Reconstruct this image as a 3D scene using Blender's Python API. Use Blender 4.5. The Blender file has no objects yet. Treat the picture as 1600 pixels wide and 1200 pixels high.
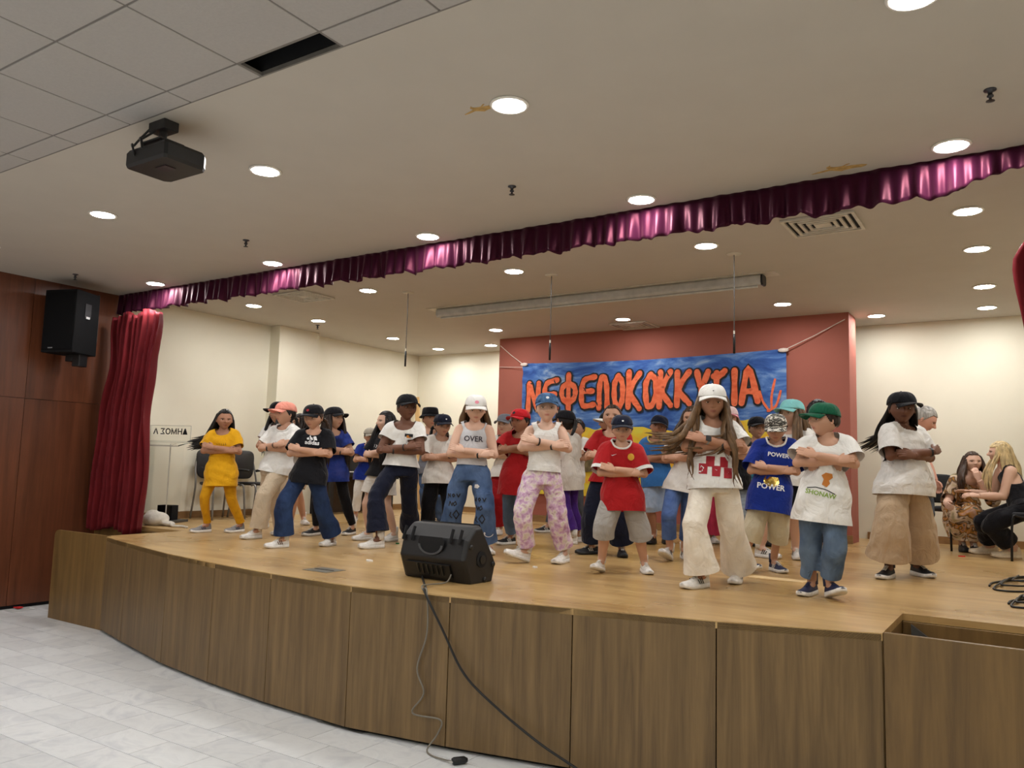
import bpy, bmesh, math, random
import numpy as np
from mathutils import Vector, Matrix
from mathutils.bvhtree import BVHTree
random.seed(7); rng = np.random.default_rng(7)
scene = bpy.context.scene
COL = scene.collection
PI = math.pi
# ------------------------------------------------------------------ camera, world, exposure
SZ, CZ, CAMZ = 0.9136, 3.7285, 1.7136           # stage top, ceiling, eye height (m)
FPX, YAW, PITCH, ROLL = 1244.46, .5814, .1041, .0279
_f = Vector((-math.sin(YAW)*math.cos(PITCH), math.cos(YAW)*math.cos(PITCH), math.sin(PITCH)))
_r0 = Vector((math.cos(YAW), math.sin(YAW), 0)); _u0 = _r0.cross(_f)
_r = _r0*math.cos(ROLL) + _u0*math.sin(ROLL); _u = _u0*math.cos(ROLL) - _r0*math.sin(ROLL)
cam = bpy.data.objects.new('camera', bpy.data.cameras.new('camera')); COL.objects.link(cam)
cam.data.sensor_width = 36; cam.data.lens = FPX/1600*36; cam.data.clip_start = .05
m = Matrix((_r, _u, -_f)).transposed().to_4x4(); m.translation = (0, 0, CAMZ); cam.matrix_world = m
scene.camera = cam
world = bpy.data.worlds.new('world'); scene.world = world; world.use_nodes = True
world.node_tree.nodes['Background'].inputs[0].default_value = (1, .95, .88, 1)
world.node_tree.nodes['Background'].inputs[1].default_value = .06
vs = scene.view_settings
vs.view_transform = 'Standard'; vs.look = 'None'; vs.gamma = 1; vs.use_curve_mapping = False
vs.exposure = 0.25
LAMP = 150.0                                     # radiance of one ceiling downlight
LAMP_COL = (1.0, .99, .97)
scene.cycles.max_bounces = 7; scene.cycles.diffuse_bounces = 4; scene.cycles.glossy_bounces = 3
scene.cycles.transmission_bounces = 6; scene.cycles.transparent_max_bounces = 8
scene.cycles.sample_clamp_indirect = 6
# measuring helpers: a direction seen in the photograph met with a real plane of the room
def _ray(x, y): return _r*((x-800)/FPX) - _u*((y-600)/FPX) + _f
def on_z(x, y, z):
    d = _ray(x, y); k = (z-CAMZ)/d.z; return Vector((d.x*k, d.y*k, z))
def on_y(x, y, Y):
    d = _ray(x, y); k = Y/d.y; return Vector((d.x*k, Y, CAMZ+d.z*k))
def on_x(x, y, X):
    d = _ray(x, y); k = X/d.x; return Vector((X, d.y*k, CAMZ+d.z*k))
def project(p):
    q = Vector(p) - Vector((0, 0, CAMZ)); d = q.dot(_f)
    return (800+FPX*q.dot(_r)/d, 600-FPX*q.dot(_u)/d) if d > .05 else (-9999, -9999)

# ------------------------------------------------------------------ materials
def lin(c):
    return tuple(((x/255+.055)/1.055)**2.4 if x/255 > .04045 else x/255/12.92 for x in c[:3])
MATS = {}
def _new(name):
    m = bpy.data.materials.new(name); m.use_nodes = True
    nt = m.node_tree; return m, nt, nt.nodes['Principled BSDF'], nt.nodes, nt.links
def _coord(nt, scale=(1, 1, 1), kind='Object', rot=(0, 0, 0)):
    tc = nt.nodes.new('ShaderNodeTexCoord'); mp = nt.nodes.new('ShaderNodeMapping')
    mp.inputs['Scale'].default_value = scale; mp.inputs['Rotation'].default_value = rot
    nt.links.new(tc.outputs[kind], mp.inputs[0]); return mp.outputs[0]
def _noise(nt, vec, scale, detail=4, rough=.55, dist=0):
    n = nt.nodes.new('ShaderNodeTexNoise'); n.inputs['Scale'].default_value = scale
    n.inputs['Detail'].default_value = detail; n.inputs['Roughness'].default_value = rough
    n.inputs['Distortion'].default_value = dist
    nt.links.new(vec, n.inputs['Vector']); return n.outputs['Fac']
def _ramp(nt, fac, stops):
    r = nt.nodes.new('ShaderNodeValToRGB'); e = r.color_ramp.elements
    while len(e) < len(stops): e.new(.5)
    for i, (p, c) in enumerate(stops):
        e[i].position = p; e[i].color = (*c, 1)
    nt.links.new(fac, r.inputs[0]); return r.outputs[0]
def _bump(nt, fac, b, strength=.2, dist=.01):
    n = nt.nodes.new('ShaderNodeBump'); n.inputs['Strength'].default_value = strength
    n.inputs['Distance'].default_value = dist
    nt.links.new(fac, n.inputs['Height']); nt.links.new(n.outputs[0], b.inputs['Normal'])
def plain(name, col, rough=.6, metal=0, var=.12, scale=12, bump=0, sheen=0, coat=0, stretch=(1, 1, 1), spec=.5):
    if name in MATS: return MATS[name]
    m, nt, b, N, L = _new(name); c = lin(col)
    v = _coord(nt, stretch); f = _noise(nt, v, scale)
    L.new(_ramp(nt, f, [(.3, tuple(x*(1-var) for x in c)), (.7, tuple(min(1, x*(1+var)) for x in c))]), b.inputs['Base Color'])
    b.inputs['Roughness'].default_value = rough; b.inputs['Metallic'].default_value = metal
    b.inputs['Specular IOR Level'].default_value = spec
    if sheen: b.inputs['Sheen Weight'].default_value = sheen; b.inputs['Sheen Roughness'].default_value = .4
    if coat: b.inputs['Coat Weight'].default_value = coat; b.inputs['Coat Roughness'].default_value = .1
    if bump: _bump(nt, f, b, bump)
    MATS[name] = m; return m
def wrinkles(m):
    nt = m.node_tree; b = nt.nodes['Principled BSDF']
    f = _noise(nt, _coord(nt, (1, 1, .7), rot=(.5, .4, .2)), 9, 3, .5, 1.2)
    _bump(nt, f, b, .75, .03); return m
def cloth(name, col, var=.08):
    if name in MATS: return MATS[name]
    return wrinkles(plain(name, col, rough=.88, var=var, scale=9, sheen=.15, spec=.2))
def wood(name, c1, c2, scale=1.0, rough=.4, stretch=(14, 14, .9), coat=0, contrast=(.3, .72), rand=.12, spec=.5):
    if name in MATS: return MATS[name]
    m, nt, b, N, L = _new(name)
    v = _coord(nt, tuple(s*scale for s in stretch))
    oi = N.new('ShaderNodeObjectInfo'); add = N.new('ShaderNodeVectorMath'); add.operation = 'ADD'
    mul = N.new('ShaderNodeMath'); mul.operation = 'MULTIPLY'; mul.inputs[1].default_value = 37
    L.new(oi.outputs['Random'], mul.inputs[0]); L.new(v, add.inputs[0]); L.new(mul.outputs[0], add.inputs[1])
    f1 = _noise(nt, add.outputs[0], 1.0, 6, .62, .6)
    f2 = _noise(nt, add.outputs[0], 4.5, 4, .6, .2)
    mx = N.new('ShaderNodeMath'); mx.operation = 'MULTIPLY_ADD'; mx.inputs[1].default_value = .3
    L.new(f2, mx.inputs[0]); L.new(f1, mx.inputs[2])
    sub = N.new('ShaderNodeMath'); sub.operation = 'SUBTRACT'; sub.inputs[1].default_value = .15
    L.new(mx.outputs[0], sub.inputs[0])
    colr = _ramp(nt, sub.outputs[0], [(contrast[0], lin(c1)), (contrast[1], lin(c2))])
    hsv = N.new('ShaderNodeHueSaturation'); mr = N.new('ShaderNodeMapRange')
    mr.inputs['To Min'].default_value = 1-rand; mr.inputs['To Max'].default_value = 1+rand
    L.new(oi.outputs['Random'], mr.inputs[0]); L.new(mr.outputs[0], hsv.inputs['Value']); L.new(colr, hsv.inputs['Color'])
    L.new(hsv.outputs[0], b.inputs['Base Color'])
    b.inputs['Roughness'].default_value = rough; b.inputs['Specular IOR Level'].default_value = spec
    if coat: b.inputs['Coat Weight'].default_value = coat; b.inputs['Coat Roughness'].default_value = .25
    MATS[name] = m; return m
def patterned(name, stops, scale=14, stretch=(1, 1, 1), rough=.85, detail=3, dist=0.0, kind='noise'):
    if name in MATS: return MATS[name]
    m, nt, b, N, L = _new(name); v = _coord(nt, stretch)
    if kind == 'noise': f = _noise(nt, v, scale, detail, .55, dist)
    elif kind == 'wave':
        w = N.new('ShaderNodeTexWave'); w.inputs['Scale'].default_value = scale; w.inputs['Distortion'].default_value = dist
        w.inputs['Detail'].default_value = detail; w.bands_direction = 'Z'; L.new(v, w.inputs[0]); f = w.outputs['Fac']
    else:
        w = N.new('ShaderNodeTexVoronoi'); w.inputs['Scale'].default_value = scale; L.new(v, w.inputs['Vector'])
        sp = N.new('ShaderNodeSeparateColor'); L.new(w.outputs['Color'], sp.inputs[0]); f = sp.outputs[0]
    L.new(_ramp(nt, f, [(p, lin(c)) for p, c in stops]), b.inputs['Base Color'])
    b.inputs['Roughness'].default_value = rough; b.inputs['Specular IOR Level'].default_value = .25
    MATS[name] = m
    if rough >= .8: wrinkles(m)
    return m

# ------------------------------------------------------------------ mesh helpers
class G:
    """collects vertices and faces; build() makes ONE mesh object"""
    def __init__(s): s.v = []; s.f = []; s.mi = []
    def add(s, vs, fs, mi=0):
        o = len(s.v); s.v += [tuple(v) for v in vs]; s.f += [tuple(i+o for i in f) for f in fs]; s.mi += [mi]*len(fs); return s
    def box(s, c, d, rot=None, mi=0):
        x, y, z = d[0]/2, d[1]/2, d[2]/2; c = Vector(c)
        p = [Vector(q) for q in ((-x,-y,-z),(x,-y,-z),(x,y,-z),(-x,y,-z),(-x,-y,z),(x,-y,z),(x,y,z),(-x,y,z))]
        if rot is not None: p = [rot @ q for q in p]
        return s.add([c+q for q in p], [(0,3,2,1),(4,5,6,7),(0,1,5,4),(1,2,6,5),(2,3,7,6),(3,0,4,7)], mi)
    def prism(s, poly, z0, z1, mp=None, mi=0):
        n = len(poly); mp = mp or (lambda x, y, z: (x, y, z))
        vs = [mp(x, y, z0) for x, y in poly] + [mp(x, y, z1) for x, y in poly]
        fs = [tuple(range(n))[::-1], tuple(range(n, 2*n))] + [(i, (i+1) % n, n+(i+1) % n, n+i) for i in range(n)]
        return s.add(vs, fs, mi)
    def loft(s, rings, cap=True, closed=True, mi=0):
        n = len(rings[0]); vs = [p for r in rings for p in r]; fs = []
        for k in range(len(rings)-1):
            for i in range(n if closed else n-1):
                j = (i+1) % n; fs.append((k*n+i, k*n+j, (k+1)*n+j, (k+1)*n+i))
        if cap and closed:
            fs.append(tuple(range(n))[::-1]); fs.append(tuple(range((len(rings)-1)*n, len(rings)*n)))
        return s.add(vs, fs, mi)
    def tube(s, path, rad, n=8, cap=True, flat=None, mi=0):
        path = [Vector(p) for p in path]
        if not hasattr(rad, '__len__'): rad = [rad]*len(path)
        rings = []; prev = None
        for i, p in enumerate(path):
            t = (path[min(i+1, len(path)-1)] - path[max(i-1, 0)])
            t = t.normalized() if t.length > 1e-9 else Vector((0, 0, 1))
            if prev is None:
                a = Vector((0, 0, 1)) if abs(t.z) < .9 else Vector((0, 1, 0))
                u = t.cross(a).normalized()
            else:
                u = (prev - t*prev.dot(t)); u = u.normalized() if u.length > 1e-6 else t.orthogonal().normalized()
            prev = u; w = t.cross(u)
            fx = flat if flat else 1
            rings.append([p + (u*math.cos(2*PI*k/n) + w*math.sin(2*PI*k/n)*fx)*rad[i] for k in range(n)])
        return s.loft(rings, cap, mi=mi)
    def ell(s, c, r, nu=16, nv=10, rot=None, mi=0):
        c = Vector(c); vs = []; fs = []
        for j in range(1, nv):
            a = PI*j/nv
            for i in range(nu):
                b = 2*PI*i/nu; q = Vector((r[0]*math.sin(a)*math.cos(b), r[1]*math.sin(a)*math.sin(b), r[2]*math.cos(a)))
                vs.append(c + (rot @ q if rot is not None else q))
        for j in range(nv-2):
            for i in range(nu):
                k = (i+1) % nu; fs.append((j*nu+i, (j+1)*nu+i, (j+1)*nu+k, j*nu+k))
        t = Vector((0, 0, r[2])); o = len(vs)
        vs += [c + (rot @ t if rot is not None else t), c - (rot @ t if rot is not None else t)]
        for i in range(nu):
            k = (i+1) % nu; fs.append((o, i, k)); fs.append((o+1, (nv-2)*nu+k, (nv-2)*nu+i))
        return s.add(vs, fs, mi)
    def lathe(s, prof, n=24, c=(0, 0, 0), cap=True, mi=0):
        c = Vector(c)
        return s.loft([[c + Vector((r*math.cos(2*PI*k/n), r*math.sin(2*PI*k/n), z)) for k in range(n)] for r, z in prof], cap, mi=mi)
    def build(s, name, mat, parent=None, smooth=False, loc=None, bevel=0, rotz=None):
        me = bpy.data.meshes.new(name); me.from_pydata(s.v, [], s.f)
        mats = mat if isinstance(mat, (list, tuple)) else [mat]
        for mm in mats: me.materials.append(mm)
        if len(mats) > 1: me.polygons.foreach_set('material_index', s.mi)
        if smooth: me.polygons.foreach_set('use_smooth', [True]*len(me.polygons))
        me.update()
        bm = bmesh.new(); bm.from_mesh(me); bmesh.ops.recalc_face_normals(bm, faces=bm.faces); bm.to_mesh(me); bm.free()
        return link(name, me, parent, loc, rotz, bevel)
def link(name, me, parent=None, loc=None, rotz=None, bevel=0):
    o = bpy.data.objects.new(name, me); COL.objects.link(o)
    if parent is not None: o.parent = parent
    if loc is not None: o.location = loc
    if rotz is not None: o.rotation_euler = (0, 0, rotz)
    if bevel:
        b = o.modifiers.new('bevel', 'BEVEL'); b.width = bevel; b.segments = 2; b.limit_method = 'ANGLE'; b.angle_limit = .6
    return o
def tag(o, label=None, cat=None, group=None, kind=None):
    if label: o['label'] = label
    if cat: o['category'] = cat
    if group: o['group'] = group
    if kind: o['kind'] = kind
    return o
def empty(name, loc, rotz=0, label=None, cat=None, group=None):
    o = bpy.data.objects.new(name, None); COL.objects.link(o); o.location = loc; o.rotation_euler = (0, 0, rotz)
    o.empty_display_size = .1
    return tag(o, label, cat, group)
def catmull(pts, k=6):
    pts = [Vector(p) for p in pts]; out = []
    for i in range(len(pts)-1):
        p0, p1, p2, p3 = pts[max(i-1, 0)], pts[i], pts[i+1], pts[min(i+2, len(pts)-1)]
        for j in range(k):
            t = j/k
            out.append(.5*((2*p1)+(p2-p0)*t+(2*p0-5*p1+4*p2-p3)*t*t+(3*p1-p0-3*p2+p3)*t**3))
    return out + [pts[-1]]
def text_mesh(txt, size, align='CENTER', res=2, bold=0.0):
    cu = bpy.data.curves.new('t', 'FONT'); cu.body = txt; cu.size = size; cu.align_x = align; cu.align_y = 'CENTER'; cu.resolution_u = res; cu.offset = bold
    o = bpy.data.objects.new('t', cu); COL.objects.link(o)
    dg = bpy.context.evaluated_depsgraph_get(); me = o.evaluated_get(dg).to_mesh()
    v = [tuple(x.co) for x in me.vertices]; f = [tuple(p.vertices) for p in me.polygons]
    o.evaluated_get(dg).to_mesh_clear(); bpy.data.objects.remove(o); bpy.data.curves.remove(cu)
    return v, f

# ------------------------------------------------------------------ the room shell
XW, XR, YB, YRED, YF = -9.6, 0.85, 11.4, 10.33, -4.5
YV = 5.52                                        # plane of the stage opening (valance)
M_plaster = plain('ceiling_plaster', (192, 186, 176), .9, var=.02, scale=3)
M_cream = plain('cream_wall_paint', (232, 227, 208), .75, var=.02, scale=2)
M_red = plain('terracotta_wall_paint', (160, 92, 78), .8, var=.03, scale=3)
M_tile = plain('mineral_ceiling_tile', (176, 172, 168), .95, var=.03, scale=60, bump=.1)
M_grid = plain('ceiling_grid_metal', (120, 116, 112), .6)
M_dark = plain('dark_void', (14, 15, 20), .9)
M_wallwood = wood('cherry_wall_veneer', (70, 37, 22), (116, 66, 42), .8, .32, (10, 10, .7), rand=.05, contrast=(.2, .8))
M_front = wood('oak_stage_veneer', (92, 71, 42), (132, 105, 66), 1.0, .45, (16, 16, .8), rand=.07)
M_box = wood('honey_oak_veneer', (98, 74, 40), (132, 102, 58), .8, .4, (12, 12, .8), rand=.05)
M_base = wood('oak_skirting', (132, 98, 58), (160, 124, 80), 1, .5, (2, 2, 14))
def marble():
    m, nt, b, N, L = _new('pale_marble'); v = _coord(nt, (1, 1, 1))
    oi = N.new('ShaderNodeObjectInfo'); ad = N.new('ShaderNodeVectorMath'); ad.operation = 'ADD'
    ml = N.new('ShaderNodeMath'); ml.operation = 'MULTIPLY'; ml.inputs[1].default_value = 60
    L.new(oi.outputs['Random'], ml.inputs[0]); L.new(ml.outputs[0], ad.inputs[1]); L.new(v, ad.inputs[0])
    f = _noise(nt, ad.outputs[0], 3.2, 6, .6, 1.6)
    c = _ramp(nt, f, [(.3, lin((212, 215, 219))), (.52, lin((234, 236, 237))), (.75, lin((222, 224, 226)))])
    hs = N.new('ShaderNodeHueSaturation'); mr = N.new('ShaderNodeMapRange')
    mr.inputs['To Min'].default_value = .9; mr.inputs['To Max'].default_value = 1.04
    L.new(oi.outputs['Random'], mr.inputs[0]); L.new(mr.outputs[0], hs.inputs['Value']); L.new(c, hs.inputs['Color'])
    L.new(hs.outputs[0], b.inputs['Base Color']); b.inputs['Roughness'].default_value = .28
    return m
M_marble = marble()
M_grout = plain('floor_grout', (190, 190, 188), .8)
def stage_floor_mat():
    m, nt, b, N, L = _new('stage_laminate'); v = _coord(nt, (.9, 9, 9))
    f1 = _noise(nt, v, 1.4, 4, .55, 0); f2 = _noise(nt, _coord(nt), 1.3, 2, .5, 0)
    c1 = _ramp(nt, f1, [(.25, lin((172, 135, 84))), (.75, lin((206, 173, 118)))])
    c2 = _ramp(nt, f2, [(.3, (.82, .8, .77)), (.7, (1, 1, 1))])
    mx = N.new('ShaderNodeMix'); mx.data_type = 'RGBA'; mx.blend_type = 'MULTIPLY'; mx.inputs[0].default_value = 1
    L.new(c1, mx.inputs[6]); L.new(c2, mx.inputs[7]); L.new(mx.outputs[2], b.inputs['Base Color'])
    r = N.new('ShaderNodeMapRange'); r.inputs['To Min'].default_value = .2; r.inputs['To Max'].default_value = .4
    L.new(f2, r.inputs[0]); L.new(r.outputs[0], b.inputs['Roughness'])
    return m
M_stage = stage_floor_mat()
def struct(name, g, mat, label, cat=None, **k):
    return tag(g.build(name, mat, **k), label, cat or 'wall', None, 'structure')
# walls
struct('wall_back', G().box(((XW+XR)/2, YB+.05, (SZ+CZ)/2), (XR-XW+.2, .1, CZ-SZ+.2)), M_cream, 'cream painted wall at the back of the stage')
struct('wall_stage_left', G().box((XW-.05, (5.55+YB)/2, CZ/2), (.1, YB-5.55, CZ+.1)), M_cream, 'cream painted side wall of the stage behind the mustard yellow outfit')
struct('wall_right', G().box((XR+.05, (YF+YB)/2, CZ/2), (.1, YB-YF+.2, CZ+.1)), M_cream, 'cream side wall beyond the right edge of the hall')
struct('wall_rear', G().box(((XW+XR)/2, YF-.05, CZ/2), (XR-XW+.2, .1, CZ+.1)), M_cream, 'cream rear wall of the hall behind the viewer')
struct('wall_pillar', G().box((-9.5, 8.32, (SZ+CZ)/2), (.22, .78, CZ-SZ)), M_cream, 'shallow cream pillar standing out of the left stage wall', 'pillar')
struct('wall_feature', G().box(((-7.04-1.86)/2, YRED+.22, (SZ+CZ)/2), (7.04-1.86, .44, CZ-SZ)), M_red, 'terracotta red feature wall behind the painted banner')
# hall side wall in wood veneer panels
wl = struct('wall_left', G().box((XW-.07, (YF+5.55)/2, CZ/2), (.1, 5.55-YF, CZ+.1)), M_dark, 'cherry wood panelled side wall of the hall')
ys = [5.55, 4.52, 3.3, 2.08, .86, -.36, -1.58, -2.8, -4.02]
for a, b in zip(ys[1:], ys[:-1]):
    for z0, z1 in ((.03, 2.338), (2.343, CZ)):
        G().box((XW-.01, (a+b)/2, (z0+z1)/2), (.03, b-a-.005, z1-z0)).build('panel', M_wallwood, wl)
# skirting boards
sk = [('baseboard_back', ((-9.6-7.04)/2, YB-.01, SZ+.045), (9.6-7.04, .02, .09), 'oak skirting along the back stage wall behind the dancers'),
      ('baseboard_back_right', ((-1.86+XR)/2, YB-.01, SZ+.045), (XR+1.86, .02, .09), 'oak skirting along the back wall behind the seated people'),
      ('baseboard_left', (XW+.01, (5.6+7.93)/2, SZ+.045), (.02, 2.33, .09), 'oak skirting on the left stage wall behind the chairs'),
      ('baseboard_left_rear', (XW+.01, (8.71+YB)/2, SZ+.045), (.02, YB-8.71, .09), 'oak skirting on the left stage wall beyond the pillar'),
      ('baseboard_feature', ((-7.04-1.86)/2, YRED-.01, SZ+.05), (5.2, .02, .1), 'wooden skirting at the foot of the red feature wall')]
for n, c, d, l in sk: struct(n, G().box(c, d), M_base, l, 'skirting')
# hall floor: slab + marble tiles in running bond
fl = struct('floor', G().box(((XW+XR)/2, (YF+7)/2, -.06), (XR-XW+.2, 7-YF+.2, .1)), M_grout, 'pale marble tiled hall floor in front of the stage', 'floor')
EDGE = [(-7.74, 4.53), (-7.1, 4.36), (-6.11, 4.12), (-5.33, 4.0), (-4.59, 3.925), (-3.77, 3.89), (-3.04, 4.0), (-2.27, 4.16), (-1.48, 4.34), (-.69, 4.60)]
def edge_y(x):
    for (x0, y0), (x1, y1) in zip(EDGE, EDGE[1:]):
        if x0 <= x <= x1: return y0+(y1-y0)*(x-x0)/(x1-x0)
    return 4.75
TX, TY = .405, .27
tile_g = G().box((0, 0, -.006), (TX-.004, TY-.004, .012)); tile_me = None
cand = []
for j in range(-2, 20):
    for i in range(-26, 2):
        x = i*TX + (j % 2)*TX*.5 + rng.uniform(-.0, .0); y = j*TY
        if x < XW+.2 or x > XR-.2 or y > edge_y(x)+.15: continue
        u, w = project((x, y, 0))
        vis = -60 < u < 1660 and w < 1260 and w > 0
        cand.append((0 if vis else 1, -(w if vis else -1), x, y))
vis_t = [c for c in cand if c[0] == 0]
vis_t.sort(key=lambda c: math.hypot(c[2], c[3]))
for _, _, x, y in vis_t[:300]:
    if tile_me is None:
        o = tile_g.build('tile', M_marble, fl, loc=(x, y, 0)); tile_me = o.data
    else: o = link('tile', tile_me, fl, (x, y, 0))
# rest of the hall floor: same tiles, too many or out of sight, one joined piece
rest = G()
for c in [c for c in cand if c[0] == 1] + vis_t[300:]:
    rest.box((c[2], c[3], -.006), (TX-.004, TY-.004, .012))
for j in range(-16, -2):
    for i in range(-23, 2): rest.box((i*TX+(j % 2)*TX*.5, j*TY, -.006), (TX-.004, TY-.004, .012))
tag(rest.build('floor_tiles', M_marble, fl), kind='stuff')
# ceiling: plaster field over stage and front, tile field over the hall
YT = 2.615
cl = struct('ceiling', G().box(((XW+XR)/2, (YT+YB)/2, CZ+.05), (XR-XW+.2, YB-YT, .1)), M_plaster, 'plain plaster ceiling with recessed downlights', 'ceiling')
tg = struct('ceiling_grid', G().box(((XW+XR)/2, (YF+YT)/2-.1, CZ+.45), (XR-XW+.2, YT-YF+.2, .05)), M_dark, 'suspended ceiling of square mineral tiles with one tile missing', 'ceiling')
xs = [-2.755+.6*k for k in range(-12, 7)]; yrows = [2.455-.6*k for k in range(0, 12)]
for (a, b) in zip(yrows[1:], yrows[:-1]):
    for x0 in xs:
        if x0 < XW-.1 or x0+.6 > XR+.4: continue
        u, w = project((x0+.3, (a+b)/2, CZ))
        if u < -900 or u > 2600 or w > 500 or (a+b)/2 < .2: continue
        G().box((x0+.3, (a+b)/2, CZ+.008), (.588, .588, .016)).build('tile', M_tile, tg, bevel=.003)
for x0 in xs:
    if abs(x0 + .6*1 + 2.755) < .01 or x0 < XW-.1 or x0+.6 > XR+.4: continue     # the missing one
    G().box((x0+.3, (2.455+YT)/2, CZ+.008), (.588, YT-2.455-.012, .016)).build('tile', M_tile, tg, bevel=.003)
gg = G()
for x0 in xs: gg.box((x0, (YF+YT)/2, CZ+.012), (.022, YT-YF, .018))
gg.build('cross_bar', M_grid, tg)
gg = G()
for y0 in yrows: gg.box(((XW+XR)/2, y0, CZ+.0125), (XR-XW, .024, .018))
gg.box(((XW+XR)/2, YT-.006, CZ+.012), (XR-XW, .010, .024)); gg.build('main_bar', M_grid, tg)
far = G(); 
for (a, b) in zip(yrows[1:], yrows[:-1]):
    for x0 in xs:
        if x0 < XW-.1 or x0+.6 > XR+.4: continue
        u, w = project((x0+.3, (a+b)/2, CZ))
        if u < -900 or u > 2600 or w > 500 or (a+b)/2 < .2: far.box((x0+.3, (a+b)/2, CZ+.008), (.588, .588, .016))
tag(far.build('tile_field', M_tile, tg), kind='stuff')
G().box((-3.05, 2.5, CZ+.26), (.06, .1, .3)).build('duct', M_grid, tg)
G().box(((XW+XR)/2, YT-.006, CZ+.24), (XR-XW, .01, .42)).build('void_shade_board', M_dark, tg)  # dark board added to paint shade into the missing-tile gap
# ------------------------------------------------------------------ the stage
NL, NR = 5.48, 5.35                              # rear edges of the two stair wells
st_poly = EDGE + [(-.69, NR), (XR, NR), (XR, YB), (XW, YB), (XW, NL), (-7.9, NL), (-7.85, 4.62)]
stage = struct('stage', G().prism(st_poly, SZ-.04, SZ), M_stage, 'raised wooden stage with a curved front', 'stage')
core = [(x, y+.05) for x, y in EDGE] + [(-.75, NR+.05), (XR, NR+.05), (XR, YB), (XW, YB), (XW, NL+.05), (-7.95, NL+.05)]
G().prism(core, 0, SZ-.04).build('stage_core', M_dark, stage)
def strip(name, a, b, z0, z1, th, mat, parent, bevel=.002, gap=.003):
    a, b = Vector(a), Vector(b); d = (b-a).normalized(); n = Vector((-d.y, d.x)); a = a+d*gap; b = b-d*gap
    g = G().prism([(a.x, a.y), (b.x, b.y), (b.x+n.x*th, b.y+n.y*th), (a.x+n.x*th, a.y+n.y*th)], z0, z1)
    return g.build(name, mat, parent, bevel=bevel)
for (a, b) in zip(EDGE[:-1], EDGE[1:]): strip('front_panel', a, b, .025, SZ-.004, .03, M_front, stage)
strip('front_panel', (-7.87, 4.62), (-7.74, 4.53), .025, SZ-.004, .03, M_front, stage)
strip('well_panel', (-.69, 4.62), (-.69, NR), .0, SZ-.042, .03, M_box, stage)
strip('well_panel', (XR, NR+.0), (-.69, NR), .0, SZ-.042, .03, M_box, stage)
strip('well_panel', (-7.9, NL), (XW, NL), .0, SZ-.042, .03, M_box, stage)
strip('well_panel', (-7.87, NL), (-7.87, 4.65), .0, SZ-.042, .03, M_box, stage)
# low walls hiding the two stairs
def rounded_panel(name, x0, x1, y, z1, th, round_left, label):
    r = .07; pts = [(x0, 0), (x1, 0), (x1, z1)]
    if round_left:
        pts = [(x0, 0), (x1, 0), (x1, z1)] + [(x0+r-r*math.sin(t), z1-r+r*math.cos(t)) for t in [k*PI/12 for k in range(7)]]
    else: pts = [(x0, 0), (x1, 0), (x1, z1), (x0, z1)]
    g = G().prism(pts, y, y+th, lambda a, b, c: (a, c, b))
    return tag(g.build(name, M_box, bevel=.003), label, 'panel', None, 'structure')
rounded_panel('stair_screen', -8.78, -7.76, 4.56, SZ+.005, .03, True, 'low oak panel with a rounded corner hiding the left stairs')
rounded_panel('stair_screen', -.685, XR, 4.60, SZ+.004, .03, False, 'low oak panel hiding the stair well at the right end of the stage')
for nm, x0, x1, sx, yy0, yy1, lab in (('stairs', -8.72, -7.9, 1, 4.6, NL-.03, 'oak stairs behind the panel at the left end of the stage'),
                                      ('stairs', .55, -.66, -1, 4.64, NR-.03, 'oak stairs sunk in the well at the right end of the stage')):
    e = empty(nm, ((x0+x1)/2, (yy0+yy1)/2, 0), 0, lab, 'stairs')
    for k in range(4):
        xa = x0+(x1-x0)*k/4; h = SZ*(k+1)/5
        c = Vector(((xa+x1)/2, (yy0+yy1)/2, h/2)) - e.location
        G().box((c.x, c.y, h/2+0.0), (abs(x1-xa), yy1-yy0, h)).build('step', M_box, e)
G().prism([(-.64, .55), (-.64, SZ-.05), (-.2, .55)], NR-.055, NR-.035, lambda a, b, c: (a, c, b)).build('stair_board', plain('grey_board', (72, 72, 70), .6), stage)
# power box let into the stage floor
pb = empty('floor_socket', (-4.45, 4.3, SZ), 0, 'flat grey metal socket lid let into the stage floor', 'socket')
G().box((0, 0, .002), (.25, .2, .004)).build('lid', plain('brushed_steel', (150, 146, 132), .35, .8), pb, bevel=.001)
G().box((0, 0, .005), (.2, .008, .003)).build('slot', M_dark, pb)
# ------------------------------------------------------------------ downlights
def emit(name, col, strength):
    m, nt, b, N, L = _new(name)
    b.inputs['Base Color'].default_value = (.8, .8, .8, 1); b.inputs['Emission Color'].default_value = (*col, 1)
    b.inputs['Emission Strength'].default_value = strength; MATS[name] = m; return m
M_lamp = emit('lamp_diffuser', LAMP_COL, LAMP)
M_ring = plain('white_lamp_ring', (235, 232, 225), .4)
ring_g = G().lathe([(.105, 0), (.112, -.004), (.108, -.010), (.093, -.012), (.09, -.004)], 28, cap=False)
disc_g = G().lathe([(.0905, -.003), (.088, -.009), (.06, -.0105), (.02, -.011)], 28, cap=True)
ring_me = disc_me = None
XL = [-.36, -2.39, -4.43, -6.47, -8.5]
spots = [(x, y, 'hall%d' % q) for q, y in enumerate((.9, -1.1, -3.1)) for x in XL] + [(x, 3.53, 'front') for x in XL] + [(x, 5.32, 'before') for x in XL] + [(x, 6.72, 'stage1') for x in XL] + \
        [(-.36, 7.89, 'stage2'), (-8.53, 7.88, 'stage2')] + [(-.38, 9.49, 'stage3'), (-2.44, 9.5, 'stage3'), (-4.55, 9.58, 'stage3'), (-6.6, 9.57, 'stage3'), (-8.58, 9.53, 'stage3')] + \
        [(-.41, 10.69, 'stage4'), (-1.6, 10.69, 'stage4'), (-7.52, 10.77, 'stage4'), (-8.62, 10.75, 'stage4')]
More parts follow.
